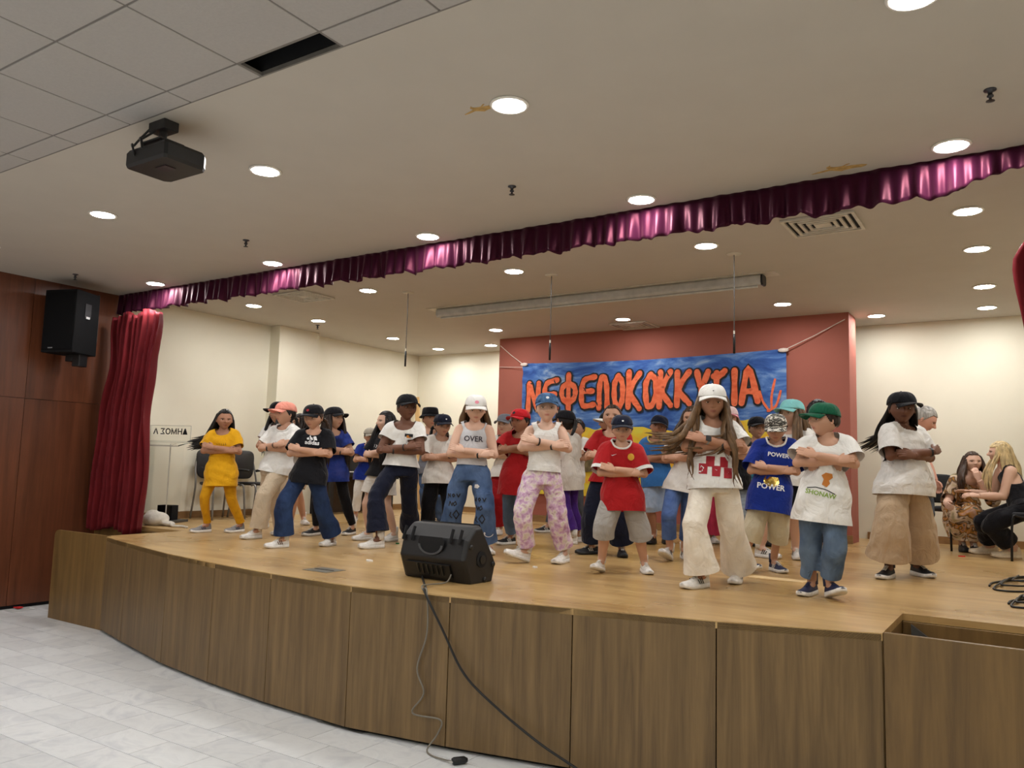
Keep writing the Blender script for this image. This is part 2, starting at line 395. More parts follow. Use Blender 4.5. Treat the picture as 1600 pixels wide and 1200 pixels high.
ORD = ['rightmost', 'second from the right', 'middle', 'second from the left', 'leftmost']
ROWN = {'front': 'of the foremost ceiling row, nearest the projector', 'before': 'of the ceiling row just before the valance', 'stage1': 'of the first row over the stage',
        'stage2': 'of the second stage row by the side wall', 'stage3': 'of the third row over the stage', 'stage4': 'of the rearmost row by the back wall'}
ROWN.update(hall0='of the hall row above the viewer', hall1='of the hall row behind the viewer', hall2='of the rearmost hall row')  # unseen hall rows, added as fill light for the stage front
cnt = {}
for x, y, r in spots:
    k = cnt.get(r, 0); cnt[r] = k+1; n = sum(1 for s in spots if s[2] == r)
    od = ORD[k] if n == 5 else (['rightmost', 'leftmost'][k] if n == 2 else ['rightmost', 'second from the right', 'second from the left', 'leftmost'][k])
    e = empty('downlight', (x, y, CZ), 0, f'round lit ceiling downlight, {od} {ROWN[r]}', 'ceiling light', 'recessed ceiling downlights')
    if ring_me is None:
        ring_me = ring_g.build('rim', M_ring, e, True).data; disc_me = disc_g.build('diffuser', M_lamp, e, True).data
    else: link('rim', ring_me, e); link('diffuser', disc_me, e)
# ------------------------------------------------------------------ ceiling fittings
M_black = plain('black_plastic', (20, 20, 22), .45, var=.1)
M_blackm = plain('black_matte', (13, 13, 15), .8, var=.1, spec=.2)
M_alu = plain('grey_aluminium', (188, 186, 180), .5)
M_vent = plain('white_vent_metal', (205, 200, 186), .5)
def vent(x, y, w, d, label):
    e = empty('air_vent', (x, y, CZ), 0, label, 'vent', 'square ceiling diffusers')
    G().box((0, 0, -.002), (w-.04, d-.04, .004)).build('backing', M_dark, e)
    for k, s in enumerate((1.0, .8, .6, .4)):
        g = G(); t = .024; a, b = w*s/2, d*s/2; z = -.012+.0*k
        for sx in (-1, 1): g.box((sx*(a-t/2), 0, z), (t, 2*b, .016))
        for sy in (-1, 1): g.box((0, sy*(b-t/2), z), (2*a-2*t, t, .016))
        g.build('frame' if k == 0 else 'blade', M_vent, e)
    G().box((0, 0, -.012), (w*.22, d*.22, .012)).build('blade', M_vent, e)
vent(-1.36, 6.55, .55, .5, 'square louvred air vent next to the valance on the right')
vent(-7.42, 6.6, .55, .5, 'square air vent in the stage ceiling near the left curtain')
vent(-4.6, 10.05, .55, .5, 'dusty air vent over the red wall')
def sprinkler(x, y, label):
    e = empty('sprinkler', (x, y, CZ), 0, label, 'sprinkler', 'ceiling sprinklers')
    G().lathe([(.03, 0), (.03, -.006), (.012, -.008), (.011, -.03), (.016, -.032), (.016, -.04), (.007, -.044), (.007, -.06)], 12).build('stem', plain('dark_steel', (70, 70, 76), .4, .6), e, True)
    G().lathe([(.02, -.06), (.022, -.063), (.004, -.066)], 12).build('deflector', plain('dark_steel', (70, 70, 76)), e)
sprinkler(-3.09, 4.63, 'small ceiling sprinkler below the brightest front downlight')
sprinkler(-6.02, 4.63, 'small ceiling sprinkler between the projector and the valance')
sprinkler(-8.93, 4.62, 'small ceiling sprinkler above the wall loudspeaker')
sprinkler(-.13, 4.63, 'dark ceiling sprinkler near the right edge of the picture')
sprinkler(-8.83, 8.15, 'tiny sprinkler at the ceiling above the left pillar')
M_stain = plain('brown_water_stain', (186, 152, 92), .95, var=.25, scale=30)
for x, y, s, l in ((-2.56, 3.49, .09, 'flaking brown patch on the ceiling beside the front downlight'), (-1.01, 5.38, .13, 'brown water stain on the ceiling above the valance')):
    pts = [(x+s*(1+.5*math.sin(3*t)+.25*math.sin(7*t+1))*math.cos(t)*.9, y+s*.5*(1+.4*math.sin(2*t+1)+.3*math.sin(5*t))*math.sin(t)) for t in [2*PI*k/40 for k in range(40)]]
    tag(G().prism(pts, CZ-.0015, CZ+.002).build('ceiling_stain', M_stain), l, 'stain')
# projection screen housing
ps = empty('projection_screen', (-4.32, 7.98, CZ), 0, 'rolled up grey projection screen housing fixed to the stage ceiling', 'screen')
G().box((0, 0, -.004), (4.45, .2, .008)).build('mounting_plate', plain('white_vent_metal', (205, 200, 186)), ps)
rr = [(-.05, -.012), (.06, -.012), (.075, -.03), (.075, -.09), (.05, -.115), (-.04, -.115), (-.06, -.09), (-.06, -.03)]
G().prism(rr, -2.07, 2.07, lambda a, b, c: (c, a, b)).build('casing', M_alu, ps, bevel=.004)
G().tube([(-2.03, -.02, -.1275), (2.03, -.02, -.1275)], .013, 8).build('bottom_rail', plain('pale_rail', (190, 188, 180), .5), ps)
for sx in (-1, 1): G().prism(rr, sx*2.07, sx*2.09, lambda a, b, c: (c, a*1.04, b*1.02)).build('end_cap', M_black if sx > 0 else M_alu, ps)
G().tube([(-2.12, .03, -.01), (-2.12, .03, -.05), (-2.1, .03, -.065), (-2.12, .03, -.08)], .004, 6).build('hook', M_alu, ps)
# hanging microphones
for x, y, zb, l in ((-6.12, 7.03, 2.85, 'thin black microphone hanging from the ceiling, leftmost of three'), (-4.18, 7.06, 2.83, 'thin black microphone hanging in front of the banner, middle of three'), (-2.26, 7.11, 2.8, 'thin black microphone hanging from the ceiling, rightmost of three')):
    e = empty('hanging_microphone', (x, y, CZ), 0, l, 'microphone', 'microphones hanging over the stage')
    G().lathe([(.07, 0), (.07, -.004), (.02, -.01)], 16).build('ceiling_plate', M_vent, e, True)
    G().tube([(0, 0, 0), (.002, 0, -.35), (0, 0, zb-CZ+.2)], .0045, 6).build('cable', plain('dark_cable', (52, 50, 48), .6), e)
    G().tube([(0, 0, zb-CZ+.21), (0, 0, zb-CZ+.18)], .008, 8).build('clip', M_vent, e)
    G().tube([(0, 0, zb-CZ+.18), (0, 0, zb-CZ+.12), (0, 0, zb-CZ)], [.010, .012, .011], 10).build('capsule', M_black, e, True)
# projector
pj = empty('projector', (-4.33, 2.72, CZ), 0, 'black video projector hanging under the ceiling beside the tiles', 'projector')
G().box((-.02, -.02, -.03), (.16, .1, .06)).build('ceiling_bracket', plain('dark_grey_metal', (52, 52, 54), .5, .4), pj, bevel=.005)
G().tube([(-.02, -.02, -.05), (-.02, -.02, -.17)], .022, 10).build('post', plain('dark_grey_metal', (52, 52, 54)), pj)
G().box((-.02, -.02, -.135), (.2, .16, .012)).build('mount_plate', plain('dark_grey_metal', (52, 52, 54)), pj, bevel=.002)
for sx in (-1, 1):
    for sy in (-1, 1): G().tube([(-.02+sx*.08, -.02+sy*.06, -.14), (-.02+sx*.11, -.02+sy*.085, -.19)], .007, 6).build('arm', M_black, pj)
bd = [(-.19, -.14), (.19, -.14), (.2, -.12), (.2, .12), (.17, .15), (-.17, .15), (-.2, .12), (-.2, -.12)]
body = G().loft([[(x*s, y*s, z) for x, y in bd] for s, z in ((.93, -.18), (1, -.2), (1, -.27), (.96, -.29))]).build('body', M_black, pj)
G().lathe([(.035, .15), (.04, .165), (.032, .168)], 16).build('lens', plain('lens_glass', (30, 26, 36), .6), body).matrix_local = Matrix.Translation((.1, -.0, -.235)) @ Matrix.Rotation(-PI/2, 4, 'X')
G().box((.03, -.02, -.292), (.1, .07, .006)).build('lamp_cover', plain('dark_maroon_plastic', (44, 28, 36), .5), body)
G().box((.17, .0, -.282), (.03, .22, .012)).build('trim_strip', plain('beige_plastic', (120, 110, 84), .5), body)
for k, pts in enumerate(([(-.06, -.06, -.02), (-.16, -.08, -.09), (-.2, -.1, -.14), (-.12, -.15, -.16), (-.1, -.145, -.23)], [(-.04, -.05, -.05), (-.12, -.1, -.11), (-.05, -.14, -.13), (-.02, -.148, -.2)])):
    G().tube(catmull(pts), .007, 6).build('cable', M_black, pj, True)
# ------------------------------------------------------------------ valance and curtains
def satin(name, c1, rough):
    m, nt, b, N, L = _new(name); f = _noise(nt, _coord(nt), 3, 3)
    c = lin(c1); L.new(_ramp(nt, f, [(.3, tuple(x*.85 for x in c)), (.7, tuple(x*1.15 for x in c))]), b.inputs['Base Color'])
    b.inputs['Roughness'].default_value = rough; b.inputs['Specular IOR Level'].default_value = .32
    b.inputs['Specular Tint'].default_value = (1, .3, .42, 1)
    b.inputs['Sheen Weight'].default_value = .12; b.inputs['Sheen Tint'].default_value = (1, .3, .45, 1)
    return m
M_val = satin('burgundy_satin', (40, 8, 28), .4)
M_cur = satin('crimson_curtain_satin', (104, 28, 30), .55)
def valance():
    n, rows = 900, 9; x0, x1 = XW+.02, XR-.02; g = G(); vs = []; fs = []
    ph = rng.uniform(0, 6, 12)
    for j in range(rows):
        t = j/(rows-1)
        for i in range(n):
            x = x0+(x1-x0)*i/(n-1)
            fold = .022*math.sin(x*58+1.6*math.sin(x*5+ph[0])+ph[1]) + .016*math.sin(x*31+2*math.sin(x*3.1)+ph[2]) + .02*math.sin(x*14+ph[3]+1.5*math.sin(x*2.3))
            drop = .245 + .012*math.sin(x*16+ph[4]) + .009*math.sin(x*37+ph[5]) + (.008 if math.sin(x*9+ph[6]) > .5 else 0)
            if x > -.45: drop -= .12*min(1, (x+.45)/.45)
            amp = .25+.75*t
            vs.append((x, YV+fold*amp - .01*t, CZ-.002-drop*t))
    for j in range(rows-1):
        for i in range(n-1): fs.append((j*n+i, j*n+i+1, (j+1)*n+i+1, (j+1)*n+i))
    return g.add(vs, fs)
vl = empty('valance', ((XW+XR)/2, YV, CZ), 0, 'long pleated burgundy satin valance along the top of the stage opening', 'valance')
o = valance().build('pleated_cloth', M_val, vl, True); o.location = -vl.location
o.modifiers.new('thick', 'SOLIDIFY').thickness = .002
G().box((0, .035, -.015), (XR-XW-.05, .02, .03)).build('rail', plain('dark_steel', (70, 70, 76)), vl)
def curtain(name, prof, y, pleats, z0, z1, label, seed):
    # prof: list of (t, xleft, xright) from the top (t=0) to the hem (t=1)
    r = random.Random(seed); n, rows = 150, 40; vs = []; fs = []; ph = [r.uniform(0, 6) for _ in range(8)]
    for j in range(rows):
        t = j/(rows-1)
        for (ta, la, ra), (tb, lb, rb) in zip(prof, prof[1:]):
            if ta <= t <= tb: k = (t-ta)/(tb-ta); k = k*k*(3-2*k); xl, xr = la+(lb-la)*k, ra+(rb-ra)*k
        for i in range(n):
            s = i/(n-1); s2 = s + .02*math.sin(6*t+ph[0]+5*s)
            fold = .042*math.sin(s2*pleats*2*PI+ph[1]+.8*math.sin(3*t)) + .028*math.sin(s2*pleats*1.7*2*PI+ph[2]+2*t) + .012*math.sin(s*40+9*t)
            fold *= .55+.45*min(1, t*3)
            zz = z1+(z0-z1)*t + (.03*math.sin(s*9+ph[3])*t if t > .9 else 0) + (.03*math.sin(s*14+ph[4]) if j == 0 else 0)
            vs.append((xl+(xr-xl)*s2, y+fold, zz))
    for j in range(rows-1):
        for i in range(n-1): fs.append((j*n+i, j*n+i+1, (j+1)*n+i+1, (j+1)*n+i))
    e = empty(name, ((prof[0][1]+prof[0][2])/2, y, z0), 0, label, 'curtain')
    o = G().add(vs, fs).build('drape', M_cur, e, True); o.location = -e.location
    o.modifiers.new('thick', 'SOLIDIFY').thickness = .003
    return e
cu = curtain('stage_curtain', [(0, -9.36, -8.42), (.06, -9.38, -8.4), (.25, -9.3, -8.48), (.5, -9.42, -8.52), (.8, -9.52, -8.5), (1, -9.56, -8.52)], 5.36, 9, .86, 3.42, 'dark red stage curtain gathered at the left of the stage', 3)
G().prism([(-9.57, .95), (-9.3, .95), (-9.2, 3.38), (-9.52, 3.38)], 5.46, 5.465, lambda a, b, c: (a, c, b)).build('lining', plain('white_lining', (206, 200, 190), .9), cu).location = -cu.location
cu2 = curtain('stage_curtain', [(0, .12, .8), (.12, .06, .8), (.22, -.06, .8), (.4, -.02, .8), (1, .0, .8)], 5.72, 5, .95, 3.62, 'dark red stage curtain at the right edge of the picture', 5)
# ------------------------------------------------------------------ wall loudspeaker
sp = empty('wall_loudspeaker', (-9.24, 4.80, 2.86), math.radians(-72), 'large black loudspeaker bracketed high on the wooden wall', 'loudspeaker')
trap = [(-.2, -.24), (.2, -.15), (.2, .15), (-.2, .24)]
trap = [(-.2, -.17), (.2, -.22), (.2, .22), (-.2, .17)]
G().prism(trap, 0, .72).build('cabinet', M_blackm, sp, bevel=.008)
G().box((.204, 0, .36), (.012, .41, .66)).build('grille', plain('black_speaker_mesh', (9, 9, 11), .85, var=.4, scale=400, spec=.15), sp, bevel=.004)
G().box((.212, -.08, .05), (.004, .06, .012)).build('badge', plain('grey_badge', (120, 120, 124), .4), sp)
G().box((.0, .197, .5), (.1, .012, .16), Matrix.Rotation(math.radians(7), 3, 'Z')).build('connector_plate', plain('dark_grey_metal', (52, 52, 54)), sp)
G().box((.0, .203, .42), (.06, .008, .025), Matrix.Rotation(math.radians(7), 3, 'Z')).build('connector_label', plain('white_label', (220, 220, 220)), sp)
G().box((-.06, 0, -.04), (.16, .1, .08)).build('bracket', M_black, sp, bevel=.006)
G().box((-.02, .12, -.07), (.12, .1, .14)).build('bracket', M_black, sp, bevel=.006)
G().tube(catmull([(-9.57, 5.26, 3.68), (-9.57, 5.27, 3.3), (-9.56, 5.26, 3.05), (-9.5, 5.18, 2.93), (-9.45, 5.1, 2.92)]), .008, 8).build('wall_cable', plain('grey_cable', (120, 112, 104)), None, True)
tag(bpy.data.objects['wall_cable'], 'thin grey cable running down the wall beside the loudspeaker', 'cable')
# ------------------------------------------------------------------ people: shared builders
V = Vector
def smooth01(x): x = max(0., min(1., x)); return x*x*(3-2*x)
_tmp = None
def remesh(g, voxel, it=4):
    """fuse the overlapping solids of g into one continuous skin; returns vertices, faces as arrays"""
    me = bpy.data.meshes.new('tmp'); me.from_pydata(g.v, [], g.f); me.update()
    bm = bmesh.new(); bm.from_mesh(me); bmesh.ops.recalc_face_normals(bm, faces=bm.faces); bm.to_mesh(me); bm.free()
    o = bpy.data.objects.new('tmp', me); COL.objects.link(o)
    r = o.modifiers.new('r', 'REMESH'); r.mode = 'VOXEL'; r.voxel_size = voxel
    s = o.modifiers.new('s', 'SMOOTH'); s.factor = .5; s.iterations = it
    dg = bpy.context.evaluated_depsgraph_get(); ev = o.evaluated_get(dg); m2 = ev.to_mesh()
    v = np.empty(len(m2.vertices)*3); m2.vertices.foreach_get('co', v); v = v.reshape(-1, 3)
    n = len(m2.polygons); li = np.empty(len(m2.loops), int); m2.loops.foreach_get('vertex_index', li)
    f = li.reshape(n, -1) if len(li) == 4*n else None
    if f is None: f = np.array([list(p.vertices) + [p.vertices[-1]]*(4-len(p.vertices)) for p in m2.polygons])
    ev.to_mesh_clear(); bpy.data.objects.remove(o); bpy.data.meshes.remove(me)
    return v, f
def normals(v, f):
    a = v[f[:, 2]]-v[f[:, 0]]; b = v[f[:, 3]]-v[f[:, 1]]; fn = np.cross(a, b); n = np.zeros_like(v)
    for k in range(4): np.add.at(n, f[:, k], fn)
    return n/(np.linalg.norm(n, axis=1, keepdims=True)+1e-12)
def cut_plane(v, f, p, d, rad):
    """open the surface beyond the plane at p (direction d) within rad, with a clean rim"""
    p = np.array(p); d = np.array(d)/np.linalg.norm(d); c = v[f].mean(1)
    far = ((c-p)@d > 0) & (np.linalg.norm(c-p, axis=1) < rad)
    keep = f[~far]; rim = np.intersect1d(np.unique(keep), np.unique(f[far])) if far.any() else []
    if len(rim): dist = (v[rim]-p)@d; v[rim] -= dist[:, None]*d[None]
    return v, keep
def cut_ball(v, f, c0, axes):
    """open the surface inside an ellipsoid (neckline)"""
    c0 = np.array(c0); ax = np.array(axes); c = v[f].mean(1); q = np.linalg.norm((c-c0)/ax, axis=1); ins = q < 1
    keep = f[~ins]; rim = np.intersect1d(np.unique(keep), np.unique(f[ins])) if ins.any() else []
    if len(rim):
        r = (v[rim]-c0); k = np.linalg.norm(r/ax, axis=1)[:, None]; v[rim] = c0 + r/np.clip(k, .7, 1.5)
    return v, keep
def folds(v, f, amp, seed, fx=34., fz=11.):
    r = np.random.default_rng(seed); n = normals(v, f); h = np.zeros(len(v))
    for k in range(5):
        d = r.normal(size=3); d[2] *= fz/fx*1.4; d = d/np.linalg.norm(d[:2]+1e-6)*fx*(.5+.3*k)
        w = r.normal(size=3)*9
        h += np.sin(v@d + 1.3*np.sin(v@w + r.uniform(0, 6)) + r.uniform(0, 6))/(1+.55*k)
    return v + n*(h*amp*.5)[:, None]
def to_mesh(name, v, f, mat, smooth=True, cols=None, mi=None):
    used = np.unique(f); mp = np.full(len(v), -1); mp[used] = np.arange(len(used)); v = v[used]; f = mp[f]
    me = bpy.data.meshes.new(name); me.from_pydata(v.tolist(), [], f.tolist())
    for mm in (mat if isinstance(mat, (list, tuple)) else [mat]): me.materials.append(mm)
    if smooth: me.polygons.foreach_set('use_smooth', [True]*len(me.polygons))
    me.update(); return me
def mat_skin():
    m, nt, b, N, L = _new('skin'); a = N.new('ShaderNodeAttribute'); a.attribute_name = 'tone'
    L.new(a.outputs['Color'], b.inputs['Base Color']); b.inputs['Roughness'].default_value = .55
    b.inputs['Specular IOR Level'].default_value = .35
    return m
M_skin = mat_skin()
M_eye = plain('eye_white', (222, 214, 206), .3, var=.02); M_iris = plain('dark_iris', (40, 26, 18), .2)
SK = dict(fair=(212, 172, 150), mid=(196, 150, 124), tan=(172, 124, 98), dark=(112, 74, 56), ruddy=(204, 152, 132))
HAIRC = dict(black=(24, 20, 19), brown=(58, 40, 28), dark=(38, 27, 21), light=(98, 74, 50), blonde=(186, 164, 122), grey=(148, 144, 138))
def hair_mat(k):
    n = 'hair_'+k
    if n in MATS: return MATS[n]
    m = patterned(n, [(.25, tuple(int(x*.7) for x in HAIRC[k])), (.75, tuple(min(255, int(x*1.25)) for x in HAIRC[k]))], 40, (1, 1, .15), .42); return m
# --- head: one sculpted surface in units of head height, face towards +Y
def head_surface():
    nu, nv = 84, 60; P = []; F = []
    for j in range(nv+1):
        a = PI*(j/nv)
        for i in range(nu):
            t = i/nu*2*PI; b = t - .35*math.sin(t)*0 ; b = PI/2 + (t + .38*math.sin(t - PI) if True else t)  # denser at the face
            x, y, z = math.sin(a)*math.cos(b), math.sin(a)*math.sin(b), math.cos(a)
            low = smooth01((-z-.05)/.9); X = .365*x*(1-.36*low) ; Y = (.43 if y > 0 else .47)*y; Z = .5*z
            if y < 0: Y *= 1-.45*low
            else: Y *= 1-.06*low; 
            front = smooth01((y-.25)/.6)
            g = lambda cx, cz, sx, sz: math.exp(-((X-cx)/sx)**2-((Z-cz)/sz)**2)
            d = 0
            nz = smooth01((.1-Z)/.19)*(1 if Z > -.1 else max(0, 1-(-.1-Z)/.035))
            d += .105*nz*math.exp(-(X/(.028+.022*nz))**2)                      # nose
            d += .02*(g(.055, -.085, .026, .022)+g(-.055, -.085, .026, .022))   # nostrils
            d -= .045*(g(.15, .02, .075, .05)+g(-.15, .02, .075, .05))          # eye sockets
            d += .018*(g(.15, .095, .1, .03)+g(-.15, .095, .1, .03))            # brows
            d += .02*(g(.2, -.09, .08, .07)+g(-.2, -.09, .08, .07))             # cheeks
            d += .026*g(0, -.205, .085, .018)+.028*g(0, -.245, .075, .02)-.014*g(0, -.225, .1, .007)  # lips
            d -= .012*g(0, -.3, .1, .025)
            d += .04*g(0, -.4, .1, .06)                                         # chin
            Y += d*front
            P.append((X, Y, Z))
    for j in range(nv):
        for i in range(nu):
            k = (i+1) % nu; F.append((j*nu+i, (j+1)*nu+i, (j+1)*nu+k, j*nu+k))
    P = np.array(P); F = np.array(F)
    ear = G()
    for s in (-1, 1):
        R = Matrix.Rotation(s*.35, 3, 'Z') @ Matrix.Rotation(-.2, 3, 'X')
        ear.ell((s*.365, -.03, -.02), (.03, .065, .1), 12, 8, R); ear.ell((s*.375, -.03, -.1), (.02, .035, .04), 8, 6, R)
    ev = np.array(ear.v); ef = np.array([list(q)+[q[-1]]*(4-len(q)) for q in ear.f])
    return np.vstack([P, ev]), np.vstack([F, ef+len(P)])
HV, HF = head_surface()
def head_tones(skin, brow, lips=1.0):
    """true colours of lips and eyebrows on the skin"""
    c = np.tile(np.array(lin(skin)), (len(HV), 1)); X, Y, Z = HV.T; fr = (Y > .15)
    lip = fr*np.exp(-((X/.085)**2)**2-((Z+.225)/.036)**4); lc = np.array(lin((168, 84, 78)))*np.array(lin(skin)).mean()/.42
    c = c*(1-.75*lips*lip[:, None]) + lc*(.75*lips*lip[:, None])
    bz = .093-.35*np.maximum(0, abs(X)-.15)**1.0*.5
    br = fr*np.exp(-((abs(X)-.15)/.085)**4-((Z-bz)/.018)**2)
    c = c*(1-.85*br[:, None]) + np.array(lin(brow))*(.85*br[:, None])
    ll = fr*np.exp(-((abs(X)-.15)/.062)**4-((Z-.048)/.011)**2)            # lash line
    c = c*(1-.8*ll[:, None]) + np.array(lin((36, 24, 20)))*(.8*ll[:, None])
    return c
# --- right hand in units of hand length: wrist at origin, fingers +Y, palm faces -Z, thumb towards -X (mirrored for the left)
def hand_surface(curl):
    g = G()
    g.loft([[V((.0+w*math.cos(a), y, t*math.sin(a))) for a in [2*PI*k/12 for k in range(12)]] for y, w, t in ((-.12, .14, .11), (.0, .15, .105), (.12, .19, .1), (.3, .22, .095), (.46, .215, .085), (.5, .19, .07))])
    for k, (x, L) in enumerate(((-.155, .44), (-.05, .49), (.055, .46), (.155, .37))):
        p = V((x, .46, 0)); path = [p]; ang = .1*curl*(1+.15*k)
        for seg, fr in enumerate((.45, .3, .25)):
            ang += curl*(.45, .7, .45)[seg]*(1+.08*k)
            p = p + V((x*.25*fr, math.cos(ang), -math.sin(ang)))*L*fr; path.append(p)
        pth = catmull(path, 3); n = len(pth); g.tube(pth, [.056-.016*i/(n-1) for i in range(n-1)]+[.022], 8)
    p = [V((-.14, .1, -.02)), V((-.26, .26, -.05)), V((-.3, .42, -.08-.05*curl)), V((-.29, .55, -.1-.1*curl))]
    pth = catmull(p, 3); n = len(pth); g.tube(pth, [.075-.025*i/(n-1) for i in range(n-1)]+[.025], 8)
    return remesh(g, .024, 2)
HANDS = {'curl': hand_surface(.55), 'open': hand_surface(.12), 'fist': hand_surface(1.05)}
# --- shoe, unit length 1, toe towards +Y, sole on z=0, origin under the ankle third
def outline(t, w=1.0):   # half widths along the foot
    return w*(.118+.055*math.sin(PI*min(1, max(0, (t-.1)/1.05)))*1.0 + .02*math.exp(-((t-.68)/.16)**2))*(1 if .06 < t < .9 else math.sqrt(max(.02, 1-((.06-t)/.07)**2 if t < .06 else 1-((t-.9)/.115)**2)))
def shoe_parts():
    ts = [0, .015, .04, .08, .16, .26, .36, .46, .56, .66, .76, .84, .9, .95, .985, 1.0]
    so = G(); rings = []
    for t in ts:
        w = outline(t)*1.03; lift = .05*max(0, t-.7)/.3*max(0, t-.7)/.3; y = t-.3
        rings.append([(x, y, z+lift) for x, z in ((-w, .0), (-w*1.02, .05), (-w*.98, .105+.03*(1-t)), (0, .11+.03*(1-t)), (w*.98, .105+.03*(1-t)), (w*1.02, .05), (w, 0), (0, 0))])
    so.loft(rings)
    up = G(); rings = []; tops = {0: .3, .015: .36, .04: .4, .08: .42, .16: .41, .26: .39, .36: .375, .46: .34, .56: .29, .66: .245, .76: .215, .84: .2, .9: .185, .95: .165, .985: .14, 1.0: .12}
    for t in ts:
        w = outline(t)*.97; h = tops[t]; y = t-.3; lift = .04*(max(0, t-.7)/.3)**2; wt = w*(.62 if t < .4 else .62+.1*(t-.4))
        pts = []
        for k in range(13):
            a = PI*k/12; cx = math.cos(a); sx = math.sin(a)
            pts.append((cx*(w*(1-sx)+wt*sx)*(1 if sx < .98 else 1), y, .08+lift+(h-.08)*sx**.75))
        rings.append(pts+[(-w*.6, y, .07+lift), (w*.6, y, .07+lift)])
    up.loft(rings)
    la = G()
    for k in range(5):
        t = .4+.055*k; y = t-.3; z = np.interp(t, sorted(tops), [tops[q] for q in sorted(tops)])
        la.tube([(-.06, y, z-.01), (0, y+.012, z+.008), (.06, y, z-.01)], .014, 5)
    st = G()
    for sx in (-1, 1):
        for k in range(3):
            t = .36+.075*k; y = t-.3; h = np.interp(t, sorted(tops), [tops[q] for q in sorted(tops)]); w = outline(t)
            st.add([(sx*(w*.985+.004), y-.05, .13), (sx*(w*.985+.004), y-.015, .13), (sx*(w*.84+.008), y+.055, h*.8), (sx*(w*.84+.008), y+.02, h*.8)], [(0, 1, 2, 3)])
    sk = G().tube([(0, -.13, .3), (0, -.135, .45), (0, -.14, .62)], [.155, .15, .152], 12)
    mk = lambda g, n: (lambda o: (o.data, bpy.data.objects.remove(o))[0])(g.build(n, plain('white_rubber', (225, 222, 216)), None, True))
    return {'sole': mk(so, 'sole'), 'shoe': mk(up, 'shoe'), 'laces': mk(la, 'laces'), 'stripes': mk(st, 'stripes'), 'sock': mk(sk, 'sock')}
SHOE = shoe_parts()
def put(name, me, mat, parent, mw):
    """shared mesh, own material on the object"""
    o = bpy.data.objects.new(name, me); COL.objects.link(o); o.parent = parent
    o.material_slots[0].link = 'OBJECT'; o.material_slots[0].material = mat; o.matrix_local = mw; return o
def frame(o, x, y, z):
    m = Matrix((V(x).normalized(), V(y).normalized(), V(z).normalized())).transposed().to_4x4(); m.translation = V(o); return m
def ik(h, a, l1, l2, pole):
    d = a-h; L = min(d.length, (l1+l2)*.9995); u = d.normalized()
    k = (l1*l1-l2*l2+L*L)/(2*L); r = math.sqrt(max(0, l1*l1-k*k)); p = (pole-u*pole.dot(u))
    p = p.normalized() if p.length > 1e-6 else u.orthogonal().normalized()
    return h+u*k+p*r
def ering(c, ax, ay, n=20, p=1.0):
    out = []
    for k in range(n):
        a = 2*PI*k/n; cx, sy = math.cos(a), math.sin(a)
        out.append(c + ax*(abs(cx)**p*(1 if cx >= 0 else -1)) + ay*(abs(sy)**p*(1 if sy >= 0 else -1)))
    return out
def interp(tab, s):
    if s <= tab[0][0]: return tab[0][1:]
    for a, b in zip(tab, tab[1:]):
        if a[0] <= s <= b[0]:
            k = smooth01((s-a[0])/(b[0]-a[0])); return tuple(x+(y-x)*k for x, y in zip(a[1:], b[1:]))
    return tab[-1][1:]
TORSO = [(-.5, .094, .072), (-.1, .092, .07), (.12, .087, .064), (.35, .08, .058), (.6, .086, .062), (.8, .09, .063), (.93, .07, .052), (1.0, .042, .042)]
BUILDN = {}
def torso_solid(g, J, off, s0, s1=1.0, flare=0., nr=16, wide=1.0, yoke=True, minw=0):
    H, P0, N0, ex, ey = J['H'], J['P'], J['N'], J['ex'], J['ey']; ax = N0-P0; rings = []
    for k in range(nr+1):
        s = s0+(s1-s0)*k/nr; w, d = interp(TORSO, s); fl = flare*max(0, .75-s)
        if minw and s < .25: w = max(w, (minw-off-fl)*smooth01((.25-s)/.3)+w*(1-smooth01((.25-s)/.3))); d = max(d, .078*smooth01((.25-s)/.3)+d*(1-smooth01((.25-s)/.3)))
        c = P0+ax*s; belly = J['belly']*math.exp(-((s-.25)/.3)**2)
        rings.append(ering(c+ey*(belly*.5*H), ex*((w*wide*J['bw']+off+fl)*H), ey*((d*wide*J['bw']+off+fl+belly*.5)*H), p=.9))
    g.loft(rings)
    if yoke:
        for S in (J['SR'], J['SL']):
            a = N0 + (S-N0)*.12 - ax.normalized()*.012*H
            g.tube([a, a+(S-a)*.6+ax.normalized()*.002*H, S], [(.042+off)*H, (.039+off)*H, (.037+off)*H], 14)
            g.ell(S, ((.0385+off)*H,)*3, 14, 10)
def limb(g, pts, rad, n=14):
    g.tube(pts, rad, n)
    for p, r in zip(pts[1:-1], rad[1:-1]): g.ell(p, (r*.99,)*3, n, 8)

